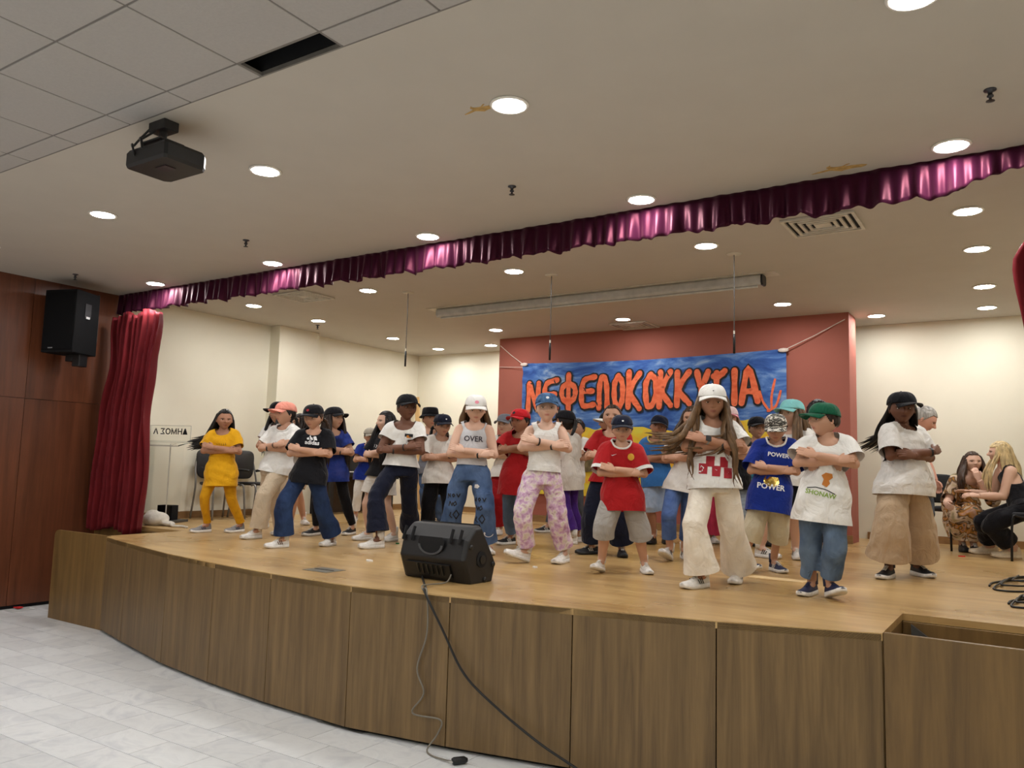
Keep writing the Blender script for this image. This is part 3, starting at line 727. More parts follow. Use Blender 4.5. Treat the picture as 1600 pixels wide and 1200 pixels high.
def make_person(sp):
    P = dict(turn=-20, hturn=None, nod=0, tilt=0, ta=-15, tb=15, lifta=0, liftb=0, skin='mid', hair='short', hc='black', arms='cross', over='R', bw=1.0, belly=0.,
             cap=None, shoes=('white', 'white', None), sock='white', lean=.5, elev=0., seed=1, socks=True, brim=0, hscale=1.0, knee=None)
    P.update(sp); seed = P['seed']
    fa, fb = on_z(*P['fa'], SZ), on_z(*P['fb'], SZ); mid = (fa+fb)/2
    dist = math.hypot(mid.x, mid.y) + P.get('dpush', 0)
    d = _ray(*P['top']); k = dist/math.hypot(d.x, d.y); top = V((d.x*k, d.y*k, CAMZ+d.z*k))
    Ht = top.z-SZ; H = P.get('H') or Ht*1.02
    fwd = V((mid.x, mid.y, 0)).normalized(); rgt = V((fwd.y, -fwd.x, 0))
    def heading(t): t = math.radians(t); return -fwd*math.cos(t)+rgt*math.sin(t)
    fc = heading(P['turn']); yaw = math.atan2(fc.y, fc.x)-PI/2
    root = empty('person', (mid.x, mid.y, SZ), yaw, P['label'], 'person', P.get('group'))
    toL = root.matrix_basis.inverted(); R3 = toL.to_3x3()
    L = lambda p: toL @ p
    ex, ey, ez = V((1, 0, 0)), V((0, 1, 0)), V((0, 0, 1))
    fa, fb, top = L(fa), L(fb), L(top)
    h = .163*H*P['hscale']
    capex = .016*H if P['cap'] else .006*H
    hd = R3 @ heading(P['turn'] if P['hturn'] is None else P['hturn'])
    nod, tilt = math.radians(P['nod']), math.radians(P['tilt'])
    hy = (hd*math.cos(nod) - ez*math.sin(nod)).normalized(); hx = hy.cross(ez).normalized(); hz = hx.cross(hy)
    if tilt: Rt = Matrix.Rotation(tilt, 3, hy); hx, hz = Rt @ hx, Rt @ hz
    hc = V((top.x, top.y, top.z-capex-.5*h)); HM = frame(hc, hx, hy, hz)
    # pelvis, spine
    footmid = (fa+fb)/2
    if 'pelvis' in P:
        pw = P['pelvis']; Pl = L(V((pw[0], pw[1], SZ+pw[2])))
    else:
        Pl = footmid.lerp(V((top.x, top.y, 0)), P['lean']); Pl.z = Ht*.5 - P.get('drop', 0)*H
    neck = hc - hz*(.44*h) - hy*.10*h; N0 = neck - ez*.016*H - (neck-Pl).normalized()*.012*H
    J = dict(H=H, P=Pl, N=N0, ex=ex, ey=ey, bw=P['bw'], belly=P['belly'])
    up = (N0-Pl).normalized(); sw = .084*H*P['bw']**.5
    J['SR'] = N0 + ex*sw - up*.03*H; J['SL'] = N0 - ex*sw - up*.03*H
    # feet: which one is the right
    A, B = ((fa, P['ta'], P['lifta']), (fb, P['tb'], P['liftb']))
    fr, fl = (A, B) if (fa-fb).dot(ex) > 0 else (B, A)
    if P.get('swap'): fr, fl = fl, fr
    SLn = .172*H
    legs = []
    for s, (fp, tt, lift) in ((1, fr), (-1, fl)):
        td = R3 @ heading(tt); td.z = 0; td.normalize()
        tip = math.radians(lift)           # + toes up on the heel, - heel up on the toes
        ty = (td*math.cos(tip)+ez*math.sin(tip)); tz = (ez*math.cos(tip)-td*math.sin(tip)); tx = ty.cross(tz)
        base = V((fp.x, fp.y, .001)) - td*SLn*.2
        if tip > 0: base = base + ez*(.3*SLn*math.sin(tip))
        if tip < 0: base = base + ez*(.7*SLn*math.sin(-tip))
        ank = base + tz*(.36*SLn) - ty*(.12*SLn)
        hip = Pl + ex*(s*.052*H*P['bw']) - ez*.01*H
        legs.append([s, hip, ank, td, frame(base, tx, ty, tz)])
    ll = max((l[2]-l[1]).length for l in legs)/2*1.008; ll = max(ll, .218*H) if 'pelvis' not in P else .235*H
    for l in legs:
        kp = (l[3]*.8+ey*.4)
        if P['knee']: kp = kp + ex*l[0]*P['knee']
        l.insert(2, ik(l[1], l[2+0], ll, ll, kp)) 
    # arms
    arms = {}
    el = P['elev']*H; uy = ey
    if P['arms'] == 'cross':
        for s in (1, -1):
            S = J['SR'] if s > 0 else J['SL']; over = (P['over'] == 'R') == (s > 0)
            E = S + ex*(s*.05*H) + ey*.05*H - up*(.126*H-el)
            W = V(N0) + (ey*(.135*H if over else .105*H) + ex*(-s*.055*H)) - up*((.128 if over else .152)*H - el*1.25) + ey*(P['bw']-1)*.06*H + ey*P['belly']*.3*H
            hd_ = (ex*(-s*.9) + ey*(-.35 if over else -.1) + up*(.28 if over else .2)).normalized()
            arms[s] = [S, E, W, hd_, (ey*.9 + up*.3 + ex*s*.1), 'open' if over else 'curl']
    else:
        for s, k in ((1, 'R'), (-1, 'L')):
            S = J['SR'] if s > 0 else J['SL']; q = P['arms'][k]
            E = S + V(q[0])*H; W = E + V(q[1])*H
            arms[s] = [S, E, W, V(q[2]).normalized(), V(q[3]).normalized(), q[4]]
    # --- body: one continuous skin
    g = G(); torso_solid(g, J, -.004, -.06)
    g.tube([N0-up*.02*H, N0+(neck-N0)*.5, neck+hz*.12*h], [.046*H, .035*H, .034*H], 14)
    for s in (1, -1):
        S, E, W, hd_, bk, kind = arms[s]
        limb(g, [S, S.lerp(E, .45), E, E.lerp(W, .3), W], [.037*H, .034*H, .027*H, .028*H, .0195*H])
    for s, hip, knee, ank, td, fm in legs:
        be = P['bottom'].get('end', .97); q = [0, .175, .5, .65, 1.0]; rb = [.054, .05, .036, .037, .023]
        rb = [r*(.72 if t < be-.02 else 1) for r, t in zip(rb, q)]
        limb(g, [hip, hip.lerp(knee, .35), knee, knee.lerp(ank, .3), ank], [r*H for r in rb])
        g.tube([ank, fm @ V((0, .25*SLn, .14*SLn))], [.024*H, .02*H], 10)
    bv, bf = remesh(g, .0095*max(1, H/1.45), 3)
    skin = SK[P['skin']] if isinstance(P['skin'], str) else P['skin']
    vv, ff, cc = [bv], [bf], [np.tile(np.array(lin(skin)), (len(bv), 1))]; n0 = len(bv)
    Rm = np.array(HM.to_3x3())*h; hv = HV@Rm.T + np.array(hc); vv.append(hv); ff.append(HF+n0); n0 += len(hv)
    cc.append(head_tones(skin, HAIRC.get(P['hc'] if P['hc'] not in ('blonde', 'grey') else 'brown')))
    hl = .108*H
    for s in (1, -1):
        S, E, W, hd_, bk, kind = arms[s]; y_ = hd_; z_ = (bk - y_*bk.dot(y_)).normalized(); x_ = y_.cross(z_)
        qv, qf = HANDS[kind]; q = qv.copy()
        if s < 0: q[:, 0] *= -1; qf = qf[:, ::-1]
        Mh = np.array(Matrix((x_, y_, z_)).transposed())*hl
        vv.append(q@Mh.T + np.array(W)); ff.append(qf+n0); n0 += len(q); cc.append(np.tile(np.array(lin(skin)), (len(q), 1)))
    v, f, c = np.vstack(vv), np.vstack(ff), np.vstack(cc)
    me = bpy.data.meshes.new('body'); me.from_pydata(v.tolist(), [], [list(dict.fromkeys(q)) for q in f.tolist()] ); me.materials.append(M_skin)
    at = me.attributes.new('tone', 'FLOAT_COLOR', 'POINT'); at.data.foreach_set('color', np.hstack([c, np.ones((len(c), 1))]).ravel())
    me.polygons.foreach_set('use_smooth', [True]*len(me.polygons)); me.update(); body = link('body', me, root)
    for s in (-1, 1):
        eg = G(); eg.ell(HM @ (V((s*.15, .318, .024))*h), (.06*h, .046*h, .021*h), 12, 8, HM.to_3x3())
        eg.ell(HM @ (V((s*.15, .352, .026))*h), (.027*h, .02*h, .021*h), 10, 8, HM.to_3x3(), mi=1)
        eg.build('eye', [M_eye, M_iris], body, True)
    # --- trousers / shorts / skirt
    b = P['bottom']; mb = b['mat']
    if b.get('kind') != 'none':
        g = G(); r0, r1, r2 = b['r']; end = b.get('end', .97)
        top_s = b.get('waist', .2)
        torso_solid(g, J, .003, -.16, top_s, nr=6, yoke=False)
        ends = []
        for s, hip, knee, ank, td, fm in legs:
            pts, rad = [], []
            for k in range(9):
                t = end*k/8
                q = hip.lerp(knee, t/.5) if t <= .5 else knee.lerp(ank, (t-.5)/.5)
                r = (r0+(r1-r0)*(t/.5) if t <= .5 else r1+(r2-r1)*((t-.5)/.5))*H
                pts.append(q + ex*s*max(0, r-.058*H)*.35*(0 if t < .12 else 1 if t < .6 else .6)); rad.append(r)
            dl = (pts[-1]-pts[-2]).normalized(); limb(g, [pts[0]+ez*.03*H]+pts+[pts[-1]+dl*.04], [r0*.8*H]+rad+[rad[-1]]); ends.append((pts[-1], (pts[-1]-pts[-2]).normalized(), rad[-1]))
        if b.get('kind') == 'skirt':
            e1 = sum((e[0] for e in ends), V((0, 0, 0)))/2
            g.loft([ering(Pl+ez*.02*H, ex*.1*H, ey*.075*H), ering(Pl.lerp(e1, .5), ex*.13*H, ey*.1*H), ering(e1, ex*(b['r'][2]+.06)*H, ey*(b['r'][2]+.02)*H)])
        v, f = remesh(g, .0105, 3)
        v = folds(v, f, b.get('amp', .0095), seed+11, 30, b.get('fz', 9))
        if b.get('kind') == 'skirt':
            v, f = cut_plane(v, f, e1-ez*-.012, -ez, .5*H)
        else:
            for p, dd, r in ends: v, f = cut_plane(v, f, p, dd, r*1.25+.04)
        v, f = cut_plane(v, f, Pl+(N0-Pl)*(top_s-.02), up, .16*H)
        to = link(b.get('name', 'trousers'), to_mesh('trousers', v, f, mb), root)
        if b.get('belt'):
            G().loft([ering(Pl+(N0-Pl)*(top_s-q), ex*.112*H*P['bw'], ey*.084*H*P['bw']) for q in (.06, .02)], cap=False).build('waistband', b['belt'], to, True)
        for pr in b.get('prints', []): decal(to, v, f, pr, ey, ez, ex, H, root)
    # --- top
    t = P['shirt']; loose = t.get('loose', .012)*.72
    g = G(); hem = t.get('hem', -.12); torso_solid(g, J, loose, hem-.1, flare=t.get('flare', .02)*.42, minw=(.052*P['bw']+b['r'][0]+.02 if hem < .1 and b.get('kind') != 'none' else 0))
    sl = t.get('sleeve', .62); ends = []
    for s in (1, -1):
        S, E, W = arms[s][:3]
        if sl > 0:
            q = S.lerp(E, min(1, sl)) if sl <= 1 else E.lerp(W, sl-1)
            r = (.034+loose+.008*t.get('slw', 1))*H
            dd = (q-(E if sl > 1 else S)).normalized(); re_ = r if sl <= 1 else .03*H
            limb(g, [S]+([E] if sl > 1 else [])+[q, q+dd*.035], [(.04+loose)*H]+([r*.95] if sl > 1 else [])+[re_, re_]); ends.append((q, dd, re_))
    v, f = remesh(g, .0105, 3); v = folds(v, f, t.get('amp', .009), seed+3, 26, 12)
    for p, dd, r in ends: v, f = cut_plane(v, f, p, dd, r*1.2+.03)
    if sl <= 0:
        for s in (1, -1): v, f = cut_ball(v, f, arms[s][0]+ex*s*.03*H-up*.015*H, ((.062-.0)*H, .075*H, .07*H))
    hp = Pl+(N0-Pl)*hem; v, f = cut_plane(v, f, hp, -up, .3*H)
    nk = t.get('neck', 1.0); v, f = cut_ball(v, f, N0+ey*.022*H*nk+up*.012*H, (.06*H*nk, .062*H*nk, .062*H*nk))
    sh = link(t.get('name', 't_shirt'), to_mesh('t_shirt', v, f, t['mat']), root)
    if t.get('collar') is not None:
        cr = []
        for k in range(25):
            a = 2*PI*k/24; cr.append(N0+up*.012*H+ey*.022*H*nk + (ex*math.cos(a)*.058+ey*math.sin(a)*.06)*H*nk*.98 - up*max(0, math.sin(a))*.03*H+up*max(0, -math.sin(a))*.012*H)
        bv_ = BVHTree.FromPolygons([V(q) for q in v.tolist()], f.tolist())
        cr = [(bv_.find_nearest(q)[0] or q) for q in cr]
        G().tube(cr, .0065*H, 6).build('collar', t['collar'], sh, True)
    if t.get('cuffs') is not None:
        for p, dd, r in ends:
            a = dd.orthogonal().normalized(); bb = dd.cross(a)
            G().loft([ering(p-dd*q, a*r*1.03, bb*r*1.03) for q in (.03, .0)], cap=False).build('cuff', t['cuffs'], sh, True)
    for pr in t.get('prints', []): decal(sh, v, f, pr, ey, up, ex, H, root, N0)
    # --- hair
    build_hair(P, root, HM, h, H, seed, N0, J)
    # --- cap
    if P['cap']: build_cap(P, root, HM, h)
    # --- shoes
    su, so, stp = P['shoes'][:3]; cols = lambda c: c if not isinstance(c, str) else SHC[c]
    for s, hip, knee, ank, td, fm in legs:
        M_ = fm @ Matrix.Scale(SLn, 4)
        o = put('shoe', SHOE['shoe'], cols(su), root, M_)
        I4 = Matrix.Identity(4)
        put('sole', SHOE['sole'], cols(so), o, I4); tag(put('laces', SHOE['laces'], cols(P['shoes'][3]) if len(P['shoes']) > 3 else cols('white'), o, I4), kind='stuff')
        if stp: tag(put('stripes', SHOE['stripes'], cols(stp), o, I4), kind='stuff')
        if P['socks']: put('sock', SHOE['sock'], cols(P['sock']), root, M_)
    # --- wristbands
    for s, kind in P.get('wrist', []):
        S, E, W = arms[s][:3]; dd = (W-E).normalized(); c0 = W-dd*.012*H; a = dd.orthogonal().normalized(); bb = dd.cross(a)
        w = G().loft([ering(c0-dd*q, a*.0225*H, bb*.0225*H, 14) for q in (.01*H, 0)], cap=False).build('watch' if kind == 'watch' else 'wristband', SHC['black'] if kind != 'watch' else SHC['grey'], root, True)
        if kind == 'watch':
            fcv = arms[s][4]; fcv = (fcv-dd*fcv.dot(dd)).normalized()
            G().box(c0+fcv*.024*H, (.026*H, .026*H, .008*H), Matrix((dd, fcv.cross(dd), fcv)).transposed()).build('watch_face', SHC['black'], w, bevel=.002)
    return root, J, HM, h
def decal(parent, v, f, pr, ey, up, ex, H, root, N0=None):
    """flat print laid on the cloth: pr = dict(vf=(verts, faces) in metres, at=(x, z) in person space, mat)"""
    bvh = BVHTree.FromPolygons([V(q) for q in v.tolist()], f.tolist()); x0, z0 = pr['at']; x0 *= H; z0 *= H
    vs, fs = pr['vf']; out = []; org = N0 if N0 is not None else V((0, 0, 0)); rz = pr.get('rot', 0); c, s_ = math.cos(rz), math.sin(rz)
    dirn = (ey*math.cos(pr.get('dir', 0)) + ex*math.sin(pr.get('dir', 0))); sd = dirn.cross(up).normalized()
    for q in vs:
        # seen from the front the person's right is on the viewer's left
        qx, qz = q[0]*c-q[1]*s_, q[0]*s_+q[1]*c
        o = org - sd*(x0+qx) *1.0 + up*(z0+qz) + dirn*.8
        hit = bvh.ray_cast(o, -dirn, 2.0)[0]
        out.append(hit + dirn*.0035 if hit else None)
    fs = [q for q in fs if all(out[i] is not None for i in q)]
    if not fs: return
    us = sorted({i for q in fs for i in q}); mp = {i: k for k, i in enumerate(us)}
    G().add([out[i] for i in us], [tuple(mp[i] for i in q) for q in fs]).build(pr.get('name', 'print'), pr['mat'], parent)
    if 'doodle' in pr.get('name', '') or pr.get('stuff'): tag(COL.objects[-1], kind='stuff')
NSKULL = 84*61
def scalp(off, nape=-.4, line=.27, side=-.05, keep_front=False):
    X, Y, Z = HV[:NSKULL].T
    zl = np.where(Y > .24, line, np.where(Y > .06, side+(line-side)*np.clip((Y-.06)/.18, 0, 1), np.where(Y > -.16, side+(nape-side)*np.clip((.06-Y)/.22, 0, 1)**2, nape)))
    m = Z > zl; fs = HF[:84*60]; q = fs[m[fs].all(1)]
    v = HV[:NSKULL].copy(); v[:, 1] = np.where(v[:, 1] > .3, np.minimum(v[:, 1], .43), v[:, 1])
    return v*np.array([1+off*1.15, 1+off, 1+off]) + np.array([0, -.01, .01]), q
def build_hair(P, root, HM, h, H, seed, N0, J):
    kind = P['hair']; mt = hair_mat(P['hc']); r = random.Random(seed*13+5)
    if kind == 'none': return
    off = {'short': .075, 'buzz': .03, 'crop': .06}.get(kind, .07); nape = {'short': -.2, 'buzz': -.2, 'crop': -.2}.get(kind, -.36)
    v, f = scalp(off, nape, P.get('hline', .27), P.get('hside', -.05))
    Rm = np.array(HM.to_3x3())*h
    n = normals(v, f); v = v + n*(.018*np.sin(v[:, 0]*60+np.sin(v[:, 1]*20)*2)*(0.5))[:, None]
    w = v@Rm.T + np.array(HM.translation)
    me = to_mesh('hair', w, f, mt); ho = link('hair', me, root)
    ho.modifiers.new('s', 'SOLIDIFY').thickness = .012
    ez = V((0, 0, 1)); fly0 = fly = V(P.get('fly', (0, 0, 0)))*h; L = P.get('hlen', 2.3)*h
    if kind in ('long', 'half'):
        g = G(); nl = P.get('locks', 78)
        for k in range(nl):
            ph = math.radians(r.uniform(62, 298)) if P.get('hfront', True) else math.radians(r.uniform(100, 260))
            z0 = r.uniform(-.02, .34); cz = math.sqrt(max(.1, 1-(z0/.55)**2))
            sx, cx = math.sin(ph), math.cos(ph)                  # ph = 0 is the face
            p0 = HM @ (V((.38*sx*cz, .46*cx*cz, z0))*h); rad = HM.to_3x3() @ V((sx, cx, 0)); rad.z = 0
            p1 = HM @ (V((.43*sx, .5*cx, -.14+z0*.3))*h)
            ln = L*r.uniform(.75, 1.05); fr = cx > .05; fly = fly0 if r.random() < P.get('flyfrac', 1) else V((0, 0, 0)); wv0 = r.uniform(0, 6)
            out = .06+.1*r.random()
            p2 = p1 + rad*(out*h) - ez*(ln*.33) + (V((0, 1, 0))*(.22*h) if fr else V((0, -.06*h, 0)))
            p3 = p2 + rad*((.10 if fr else .03)*h) - ez*(ln*.33) + (V((0, 1, 0))*(.12*h) if fr else V((0, 0, 0))) + fly*.35 + V((r.uniform(-.06, .06)*h, r.uniform(-.04, .04)*h, 0))
            p4 = p3 - ez*(ln*.34) + fly*.65 + V((r.uniform(-.1, .1)*h, r.uniform(-.06, .06)*h, 0))
            if fly.length > 0:
                p2 = p2 + fly*.12
            pts = catmull([p0, p1, p2, p3, p4], 4); m = len(pts); pts = [p+V((math.cos(wv0+i*.9), math.sin(wv0+i*.9), 0))*(P.get('wave', .02)*h*i/m) for i, p in enumerate(pts)]; wv = r.uniform(.024, .042)*h
            rr = [wv*(.7+.9*math.sin(PI*min(1, i/(m-1)*.85+.12)))*(1 if i < m-3 else (m-1-i)/3*.8+.12)*1.5 for i in range(m)]
            g.tube(pts, rr, 7, flat=.55)
        g.build('hair_locks', mt, ho, True)
    if kind in ('pony', 'braid', 'braids'):
        sides = [1, -1] if kind == 'braids' else [P.get('bside', 0)]
        for s in sides:
            g = G(); at = V((.3*s, -.42+.12*abs(s), -.12 if kind != 'pony' else .12)); p0 = HM @ (at*h); p1 = HM @ ((at*1.18+V((0, -.08, -.05)))*h)
            fwdp = V((0, .33*h, 0)) if (s and P.get('bfront', kind == 'braids')) else V((0, -.12*h, 0))
            pts = catmull([p0, p1, p1-ez*L*.35+fwdp*.7+V((s*.12*h, 0, 0))+fly*.3, p1-ez*L*.7+fwdp+V((s*.12*h, 0, 0))+fly*.65, p1-ez*L+fwdp+V((s*.08*h, 0, 0))+fly], 6)
            m = len(pts)
            if kind == 'pony':
                for q in range(9):
                    o = V((r.uniform(-.06, .06), r.uniform(-.05, .05), 0))*h
                    g.tube([p+o*min(1, i/4) for i, p in enumerate(pts)], [.055*h*math.sin(PI*min(1, .15+i/(m-1)*.82)) for i in range(m)], 7)
            else:
                g.tube(pts, [(.075+.018*math.sin(i*2.4))*h*(1 if i < m-3 else .75) for i in range(m)], 9)
            g.build('braid' if kind != 'pony' else 'ponytail', mt, ho, True)
    if kind == 'short':
        g = G()
        for k in range(70):
            ph = r.uniform(0, 2*PI); th = r.uniform(.1, 1.25); a = V((math.sin(th)*math.cos(ph)*.4, math.sin(th)*math.sin(ph)*.47-.02, math.cos(th)*.53))
            if a.y > .3 and a.z < .3: continue
            tn = V((-a.x*.3, .35 if a.y > 0 else -.3, -.35))*.16
            g.tube([HM @ (a*h), HM @ ((a*1.05+tn*.6)*h), HM @ ((a*1.04+tn*1.2)*h)], [.035*h, .03*h, .006*h], 6, flat=.5)
        g.build('hair_tufts', mt, ho, True)
def build_cap(P, root, HM, h):
    c = P['cap']; R = Matrix.Rotation(math.radians(P['brim']), 4, 'Z'); M_ = HM @ R @ Matrix.Rotation(math.radians(c.get('tip', 3)), 4, 'X')
    tr = lambda q: M_ @ (V(q)*h)
    n = 40; a0, b0 = .425, .505; zc = c.get('z', .19); rings = []
    if c.get('bucket'):
        for z, k in ((zc+.0, 1.0), (zc+.12, .97), (zc+.3, .9), (zc+.37, .8), (zc+.385, .4), (zc+.386, .05)):
            rings.append([tr((a0*k*math.cos(2*PI*i/n), b0*k*math.sin(2*PI*i/n)-.02, z)) for i in range(n)])
        o = G().loft(rings).build('hat', c['mat'], root, True)
        rings = [[tr((a0*k*math.cos(2*PI*i/n), b0*k*math.sin(2*PI*i/n)-.02, z)) for i in range(n)] for z, k in ((zc+.02, 1.0), (zc-.03, 1.12), (zc-.1, 1.3), (zc-.115, 1.3), (zc-.04, 1.1))]
        G().loft(rings, cap=False).build('brim', c['mat'], o, True)
    else:
        m = 12
        for j in range(m+1):
            t = j/m; k = math.cos(t*PI/2)**.62; zz = zc+.385*math.sin(t*PI/2)**1.05
            rings.append([tr((a0*k*math.cos(2*PI*i/n)*(1+.012*math.cos(6*(2*PI*i/n)+PI)), b0*k*math.sin(2*PI*i/n)*(1+.03*(1-t)*max(0, math.sin(2*PI*i/n)))-.02, zz-(.05*(1-t)*max(0, -math.sin(2*PI*i/n))))) for i in range(n)])
        o = G().loft(rings).build('cap', c['mat'], root, True)
        G().ell(tr((0, -.02, zc+.39)), (.03*h, .03*h, .018*h), 10, 6).build('button', c.get('brim', c['mat']), o, True)
        # curved visor
        vs, fs = [], []; nu, nv = 20, 7; bl = c.get('len', .33)
        for j in range(nv+1):
            s = j/nv
            for i in range(nu+1):
                ph = math.radians(-66+132*i/nu); x = a0*1.01*math.sin(ph); y = b0*1.03*math.cos(ph)-.02
                e = bl*s*math.cos(ph*.95)**.75
                vs.append((x*(1+.05*s), y+e, zc+.012-.14*(x/.42)**2*(.35+.65*s)-.05*s))
        for j in range(nv):
            for i in range(nu): fs.append((j*(nu+1)+i, j*(nu+1)+i+1, (j+1)*(nu+1)+i+1, (j+1)*(nu+1)+i))
        b = G().add([tr(q) for q in vs], fs).build('brim', c.get('brim', c['mat']), o, True)
        b.modifiers.new('s', 'SOLIDIFY').thickness = .006
        if c.get('logo'):
            pts = [];
            for k in range(24):
                a = 2*PI*k/24; x, z = c.get('ls', .07)*math.cos(a)*1.3, c.get('ls', .07)*math.sin(a)
                t = math.asin(min(.99, max(.01, (.16+z)/.385))); kk = math.cos(t)**.62; yy = b0*kk*math.sqrt(max(0, 1-(x/(a0*kk))**2))*(1+.03*(1-t/(PI/2)))-.02
                pts.append(tr((x, yy+.012, zc+.16+z)))
            G().add(pts, [tuple(range(24))]).build('logo', c['logo'], o)
# ------------------------------------------------------------------ cloth colours
SHC = dict(white=plain('white_shoe', (224, 220, 214), .55), black=plain('black_shoe', (24, 24, 27), .55), navy=plain('navy_shoe', (28, 36, 72), .6), grey=plain('grey_shoe', (130, 128, 128), .6),
           pink=plain('pink_shoe', (226, 90, 110), .5), cream=plain('cream_shoe', (214, 196, 168), .6), brown=plain('brown_shoe', (92, 62, 44), .6), blue=plain('blue_shoe', (46, 58, 128), .6), skin=plain('skin_sock', (190, 138, 110), .6))
W_ = cloth('white_cotton', (228, 226, 222)); W2 = cloth('off_white_cotton', (220, 214, 206)); BK = cloth('black_cotton', (20, 20, 25)); NV = cloth('navy_cotton', (22, 26, 44))
YE = cloth('mustard_cotton', (222, 164, 26)); YE2 = cloth('mustard_legging', (206, 148, 20)); BE = cloth('beige_cotton', (198, 180, 156)); BE2 = cloth('khaki_linen', (188, 164, 136))
RD = cloth('red_cotton', (166, 28, 32)); RD2 = cloth('dark_red_cotton', (150, 22, 28)); ROY = cloth('royal_blue_cotton', (24, 46, 132)); BLU = cloth('mid_blue_cotton', (56, 112, 178))
GRY = cloth('grey_jersey', (164, 160, 156)); LGR = cloth('pale_grey_jersey', (196, 196, 200)); KH = cloth('khaki_cotton', (200, 190, 164)); PKT = cloth('pink_cotton', (214, 70, 104)); PUR = cloth('purple_cotton', (74, 40, 128))
TEAL = patterned('teal_striped_cotton', [(.0, (70, 150, 176)), (.5, (96, 176, 196)), (.6, (60, 130, 160))], 6, (1, 1, 1), kind='wave')
JE = patterned('blue_denim', [(.3, (56, 78, 114)), (.7, (92, 116, 156))], 7, (1, 1, .6)); JE1 = patterned('dark_denim', [(.3, (24, 38, 70)), (.7, (44, 66, 106))], 7, (1, 1, .6))
JE2 = patterned('faded_denim', [(.3, (76, 96, 124)), (.7, (112, 132, 156))], 7, (1, 1, .6)); JE3 = patterned('light_denim', [(.3, (140, 160, 190)), (.7, (176, 192, 214))], 7, (1, 1, .6))
SLA = patterned('slate_denim', [(.3, (62, 68, 78)), (.7, (92, 98, 108))], 7); CPR = patterned('washed_blue_denim', [(.3, (62, 86, 140)), (.7, (92, 118, 170))], 7)
TIE = patterned('pink_purple_tie_dye', [(.3, (172, 124, 162)), (.45, (206, 172, 202)), (.55, (226, 212, 212)), (.63, (210, 200, 184)), (.72, (192, 148, 182))], 20, dist=.3)
GAL = patterned('navy_blue_ombre', [(.3, (22, 28, 66)), (.5, (34, 54, 128)), (.68, (58, 66, 132))], 5)
CAMO = patterned('zebra_camouflage', [(.40, (226, 222, 212)), (.46, (60, 58, 54)), (.54, (70, 66, 60)), (.58, (220, 216, 206))], 13, (1, 1, 2.2), dist=1.5)
PLAID = patterned('grey_check', [(.35, (90, 94, 104)), (.5, (170, 172, 178)), (.65, (120, 122, 132))], 30, kind='wave')
FLOR = patterned('floral_dress_cloth', [(.3, (56, 62, 44)), (.4, (196, 176, 140)), (.47, (214, 190, 166)), (.52, (74, 56, 42)), (.58, (196, 138, 60)), (.64, (204, 164, 144)), (.7, (80, 96, 66))], 6, detail=2, dist=1.2)
PKC = cloth('peach_cap_cotton', (230, 150, 132)); RDC = cloth('red_cap_cotton', (196, 30, 40)); GNC = cloth('green_cap_cotton', (20, 84, 60)); TLC = cloth('aqua_cap_cotton', (138, 208, 210)); DNC = patterned('denim_cap', [(.35, (40, 66, 104)), (.65, (86, 122, 160))], 22)
GYC = cloth('grey_cap_cotton', (120, 124, 134)); LGC = cloth('pale_grey_cap_cotton', (168, 162, 150)); WPC = cloth('pink_white_cap_cotton', (232, 206, 206)); PK2 = cloth('pink_brim_cotton', (232, 150, 168))
gold = plain('gold_sequins', (190, 160, 80), .2, .9, var=.6, scale=160); PRW = plain('white_print', (230, 230, 232), .7); PRB = plain('black_print', (16, 16, 18), .7); PRR = plain('red_print', (160, 20, 36), .7); PRG = plain('green_print', (130, 160, 60), .7)
PRO = plain('orange_brown_print', (190, 116, 36), .7); PRY = plain('yellow_badge_print', (214, 160, 40), .6); PRDK = plain('dark_grey_print', (62, 56, 66), .7); PRM = plain('mustard_dark_print', (120, 84, 10), .8)
cap = lambda m, **k: dict(mat=m, **k)
def T(s, size, at, mat, **k): return dict(vf=text_mesh(s, size, bold=size*.025), at=at, mat=mat, **k)
def shape(polys, at, mat, **k):
    """flat print of filled polygons, finely gridded so that it follows the cloth"""
    bm = bmesh.new()
    for p in polys:
        bm.faces.new([bm.verts.new((x, y, 0)) for x, y in p])
    bmesh.ops.triangulate(bm, faces=bm.faces[:]); bmesh.ops.subdivide_edges(bm, edges=bm.edges[:], cuts=1, use_grid_fill=True)
    bm.verts.index_update(); r = ([tuple(v.co) for v in bm.verts], [tuple(v.index for v in f.verts) for f in bm.faces]); bm.free()
    return dict(vf=r, at=at, mat=mat, **k)
def strokes(lines, w):
    out = []
    for ln in lines:
        for (x0, y0), (x1, y1) in zip(ln, ln[1:]):
            d = math.hypot(x1-x0, y1-y0) or 1; nx, ny = -(y1-y0)/d*w/2, (x1-x0)/d*w/2; ex_, ey_ = (x1-x0)/d*w*.3, (y1-y0)/d*w*.3
            out.append([(x0-ex_+nx, y0-ey_+ny), (x0-ex_-nx, y0-ey_-ny), (x1+ex_-nx, y1+ey_-ny), (x1+ex_+nx, y1+ey_+ny)])
    return out
def scrawl(n, size, at, mat, sd=1):
    """lettering too blurred to read: rough upright strokes"""
    r = random.Random(sd); L = []
    for k in range(n):
        x = (k-(n-1)/2)*size*.75; L.append([(x+r.uniform(-.2, .2)*size, r.uniform(-.5, -.2)*size), (x+r.uniform(-.2, .2)*size, r.uniform(.1, .5)*size)])
        if r.random() < .6: L.append([(x-.2*size, r.uniform(-.3, .3)*size), (x+.25*size, r.uniform(-.3, .3)*size)])
    d = shape(strokes(L, size*.14), at, mat, name='faded_print_doodle'); d['name'] = 'faded_print'; d['stuff'] = True; return d
SKINNY = (.058, .042, .032); STRAIGHT = (.060, .048, .044); WIDE = (.063, .058, .066); FLARE = (.061, .053, .076); BAGGY = (.063, .057, .053); SHORT = (.066, .066, .068)
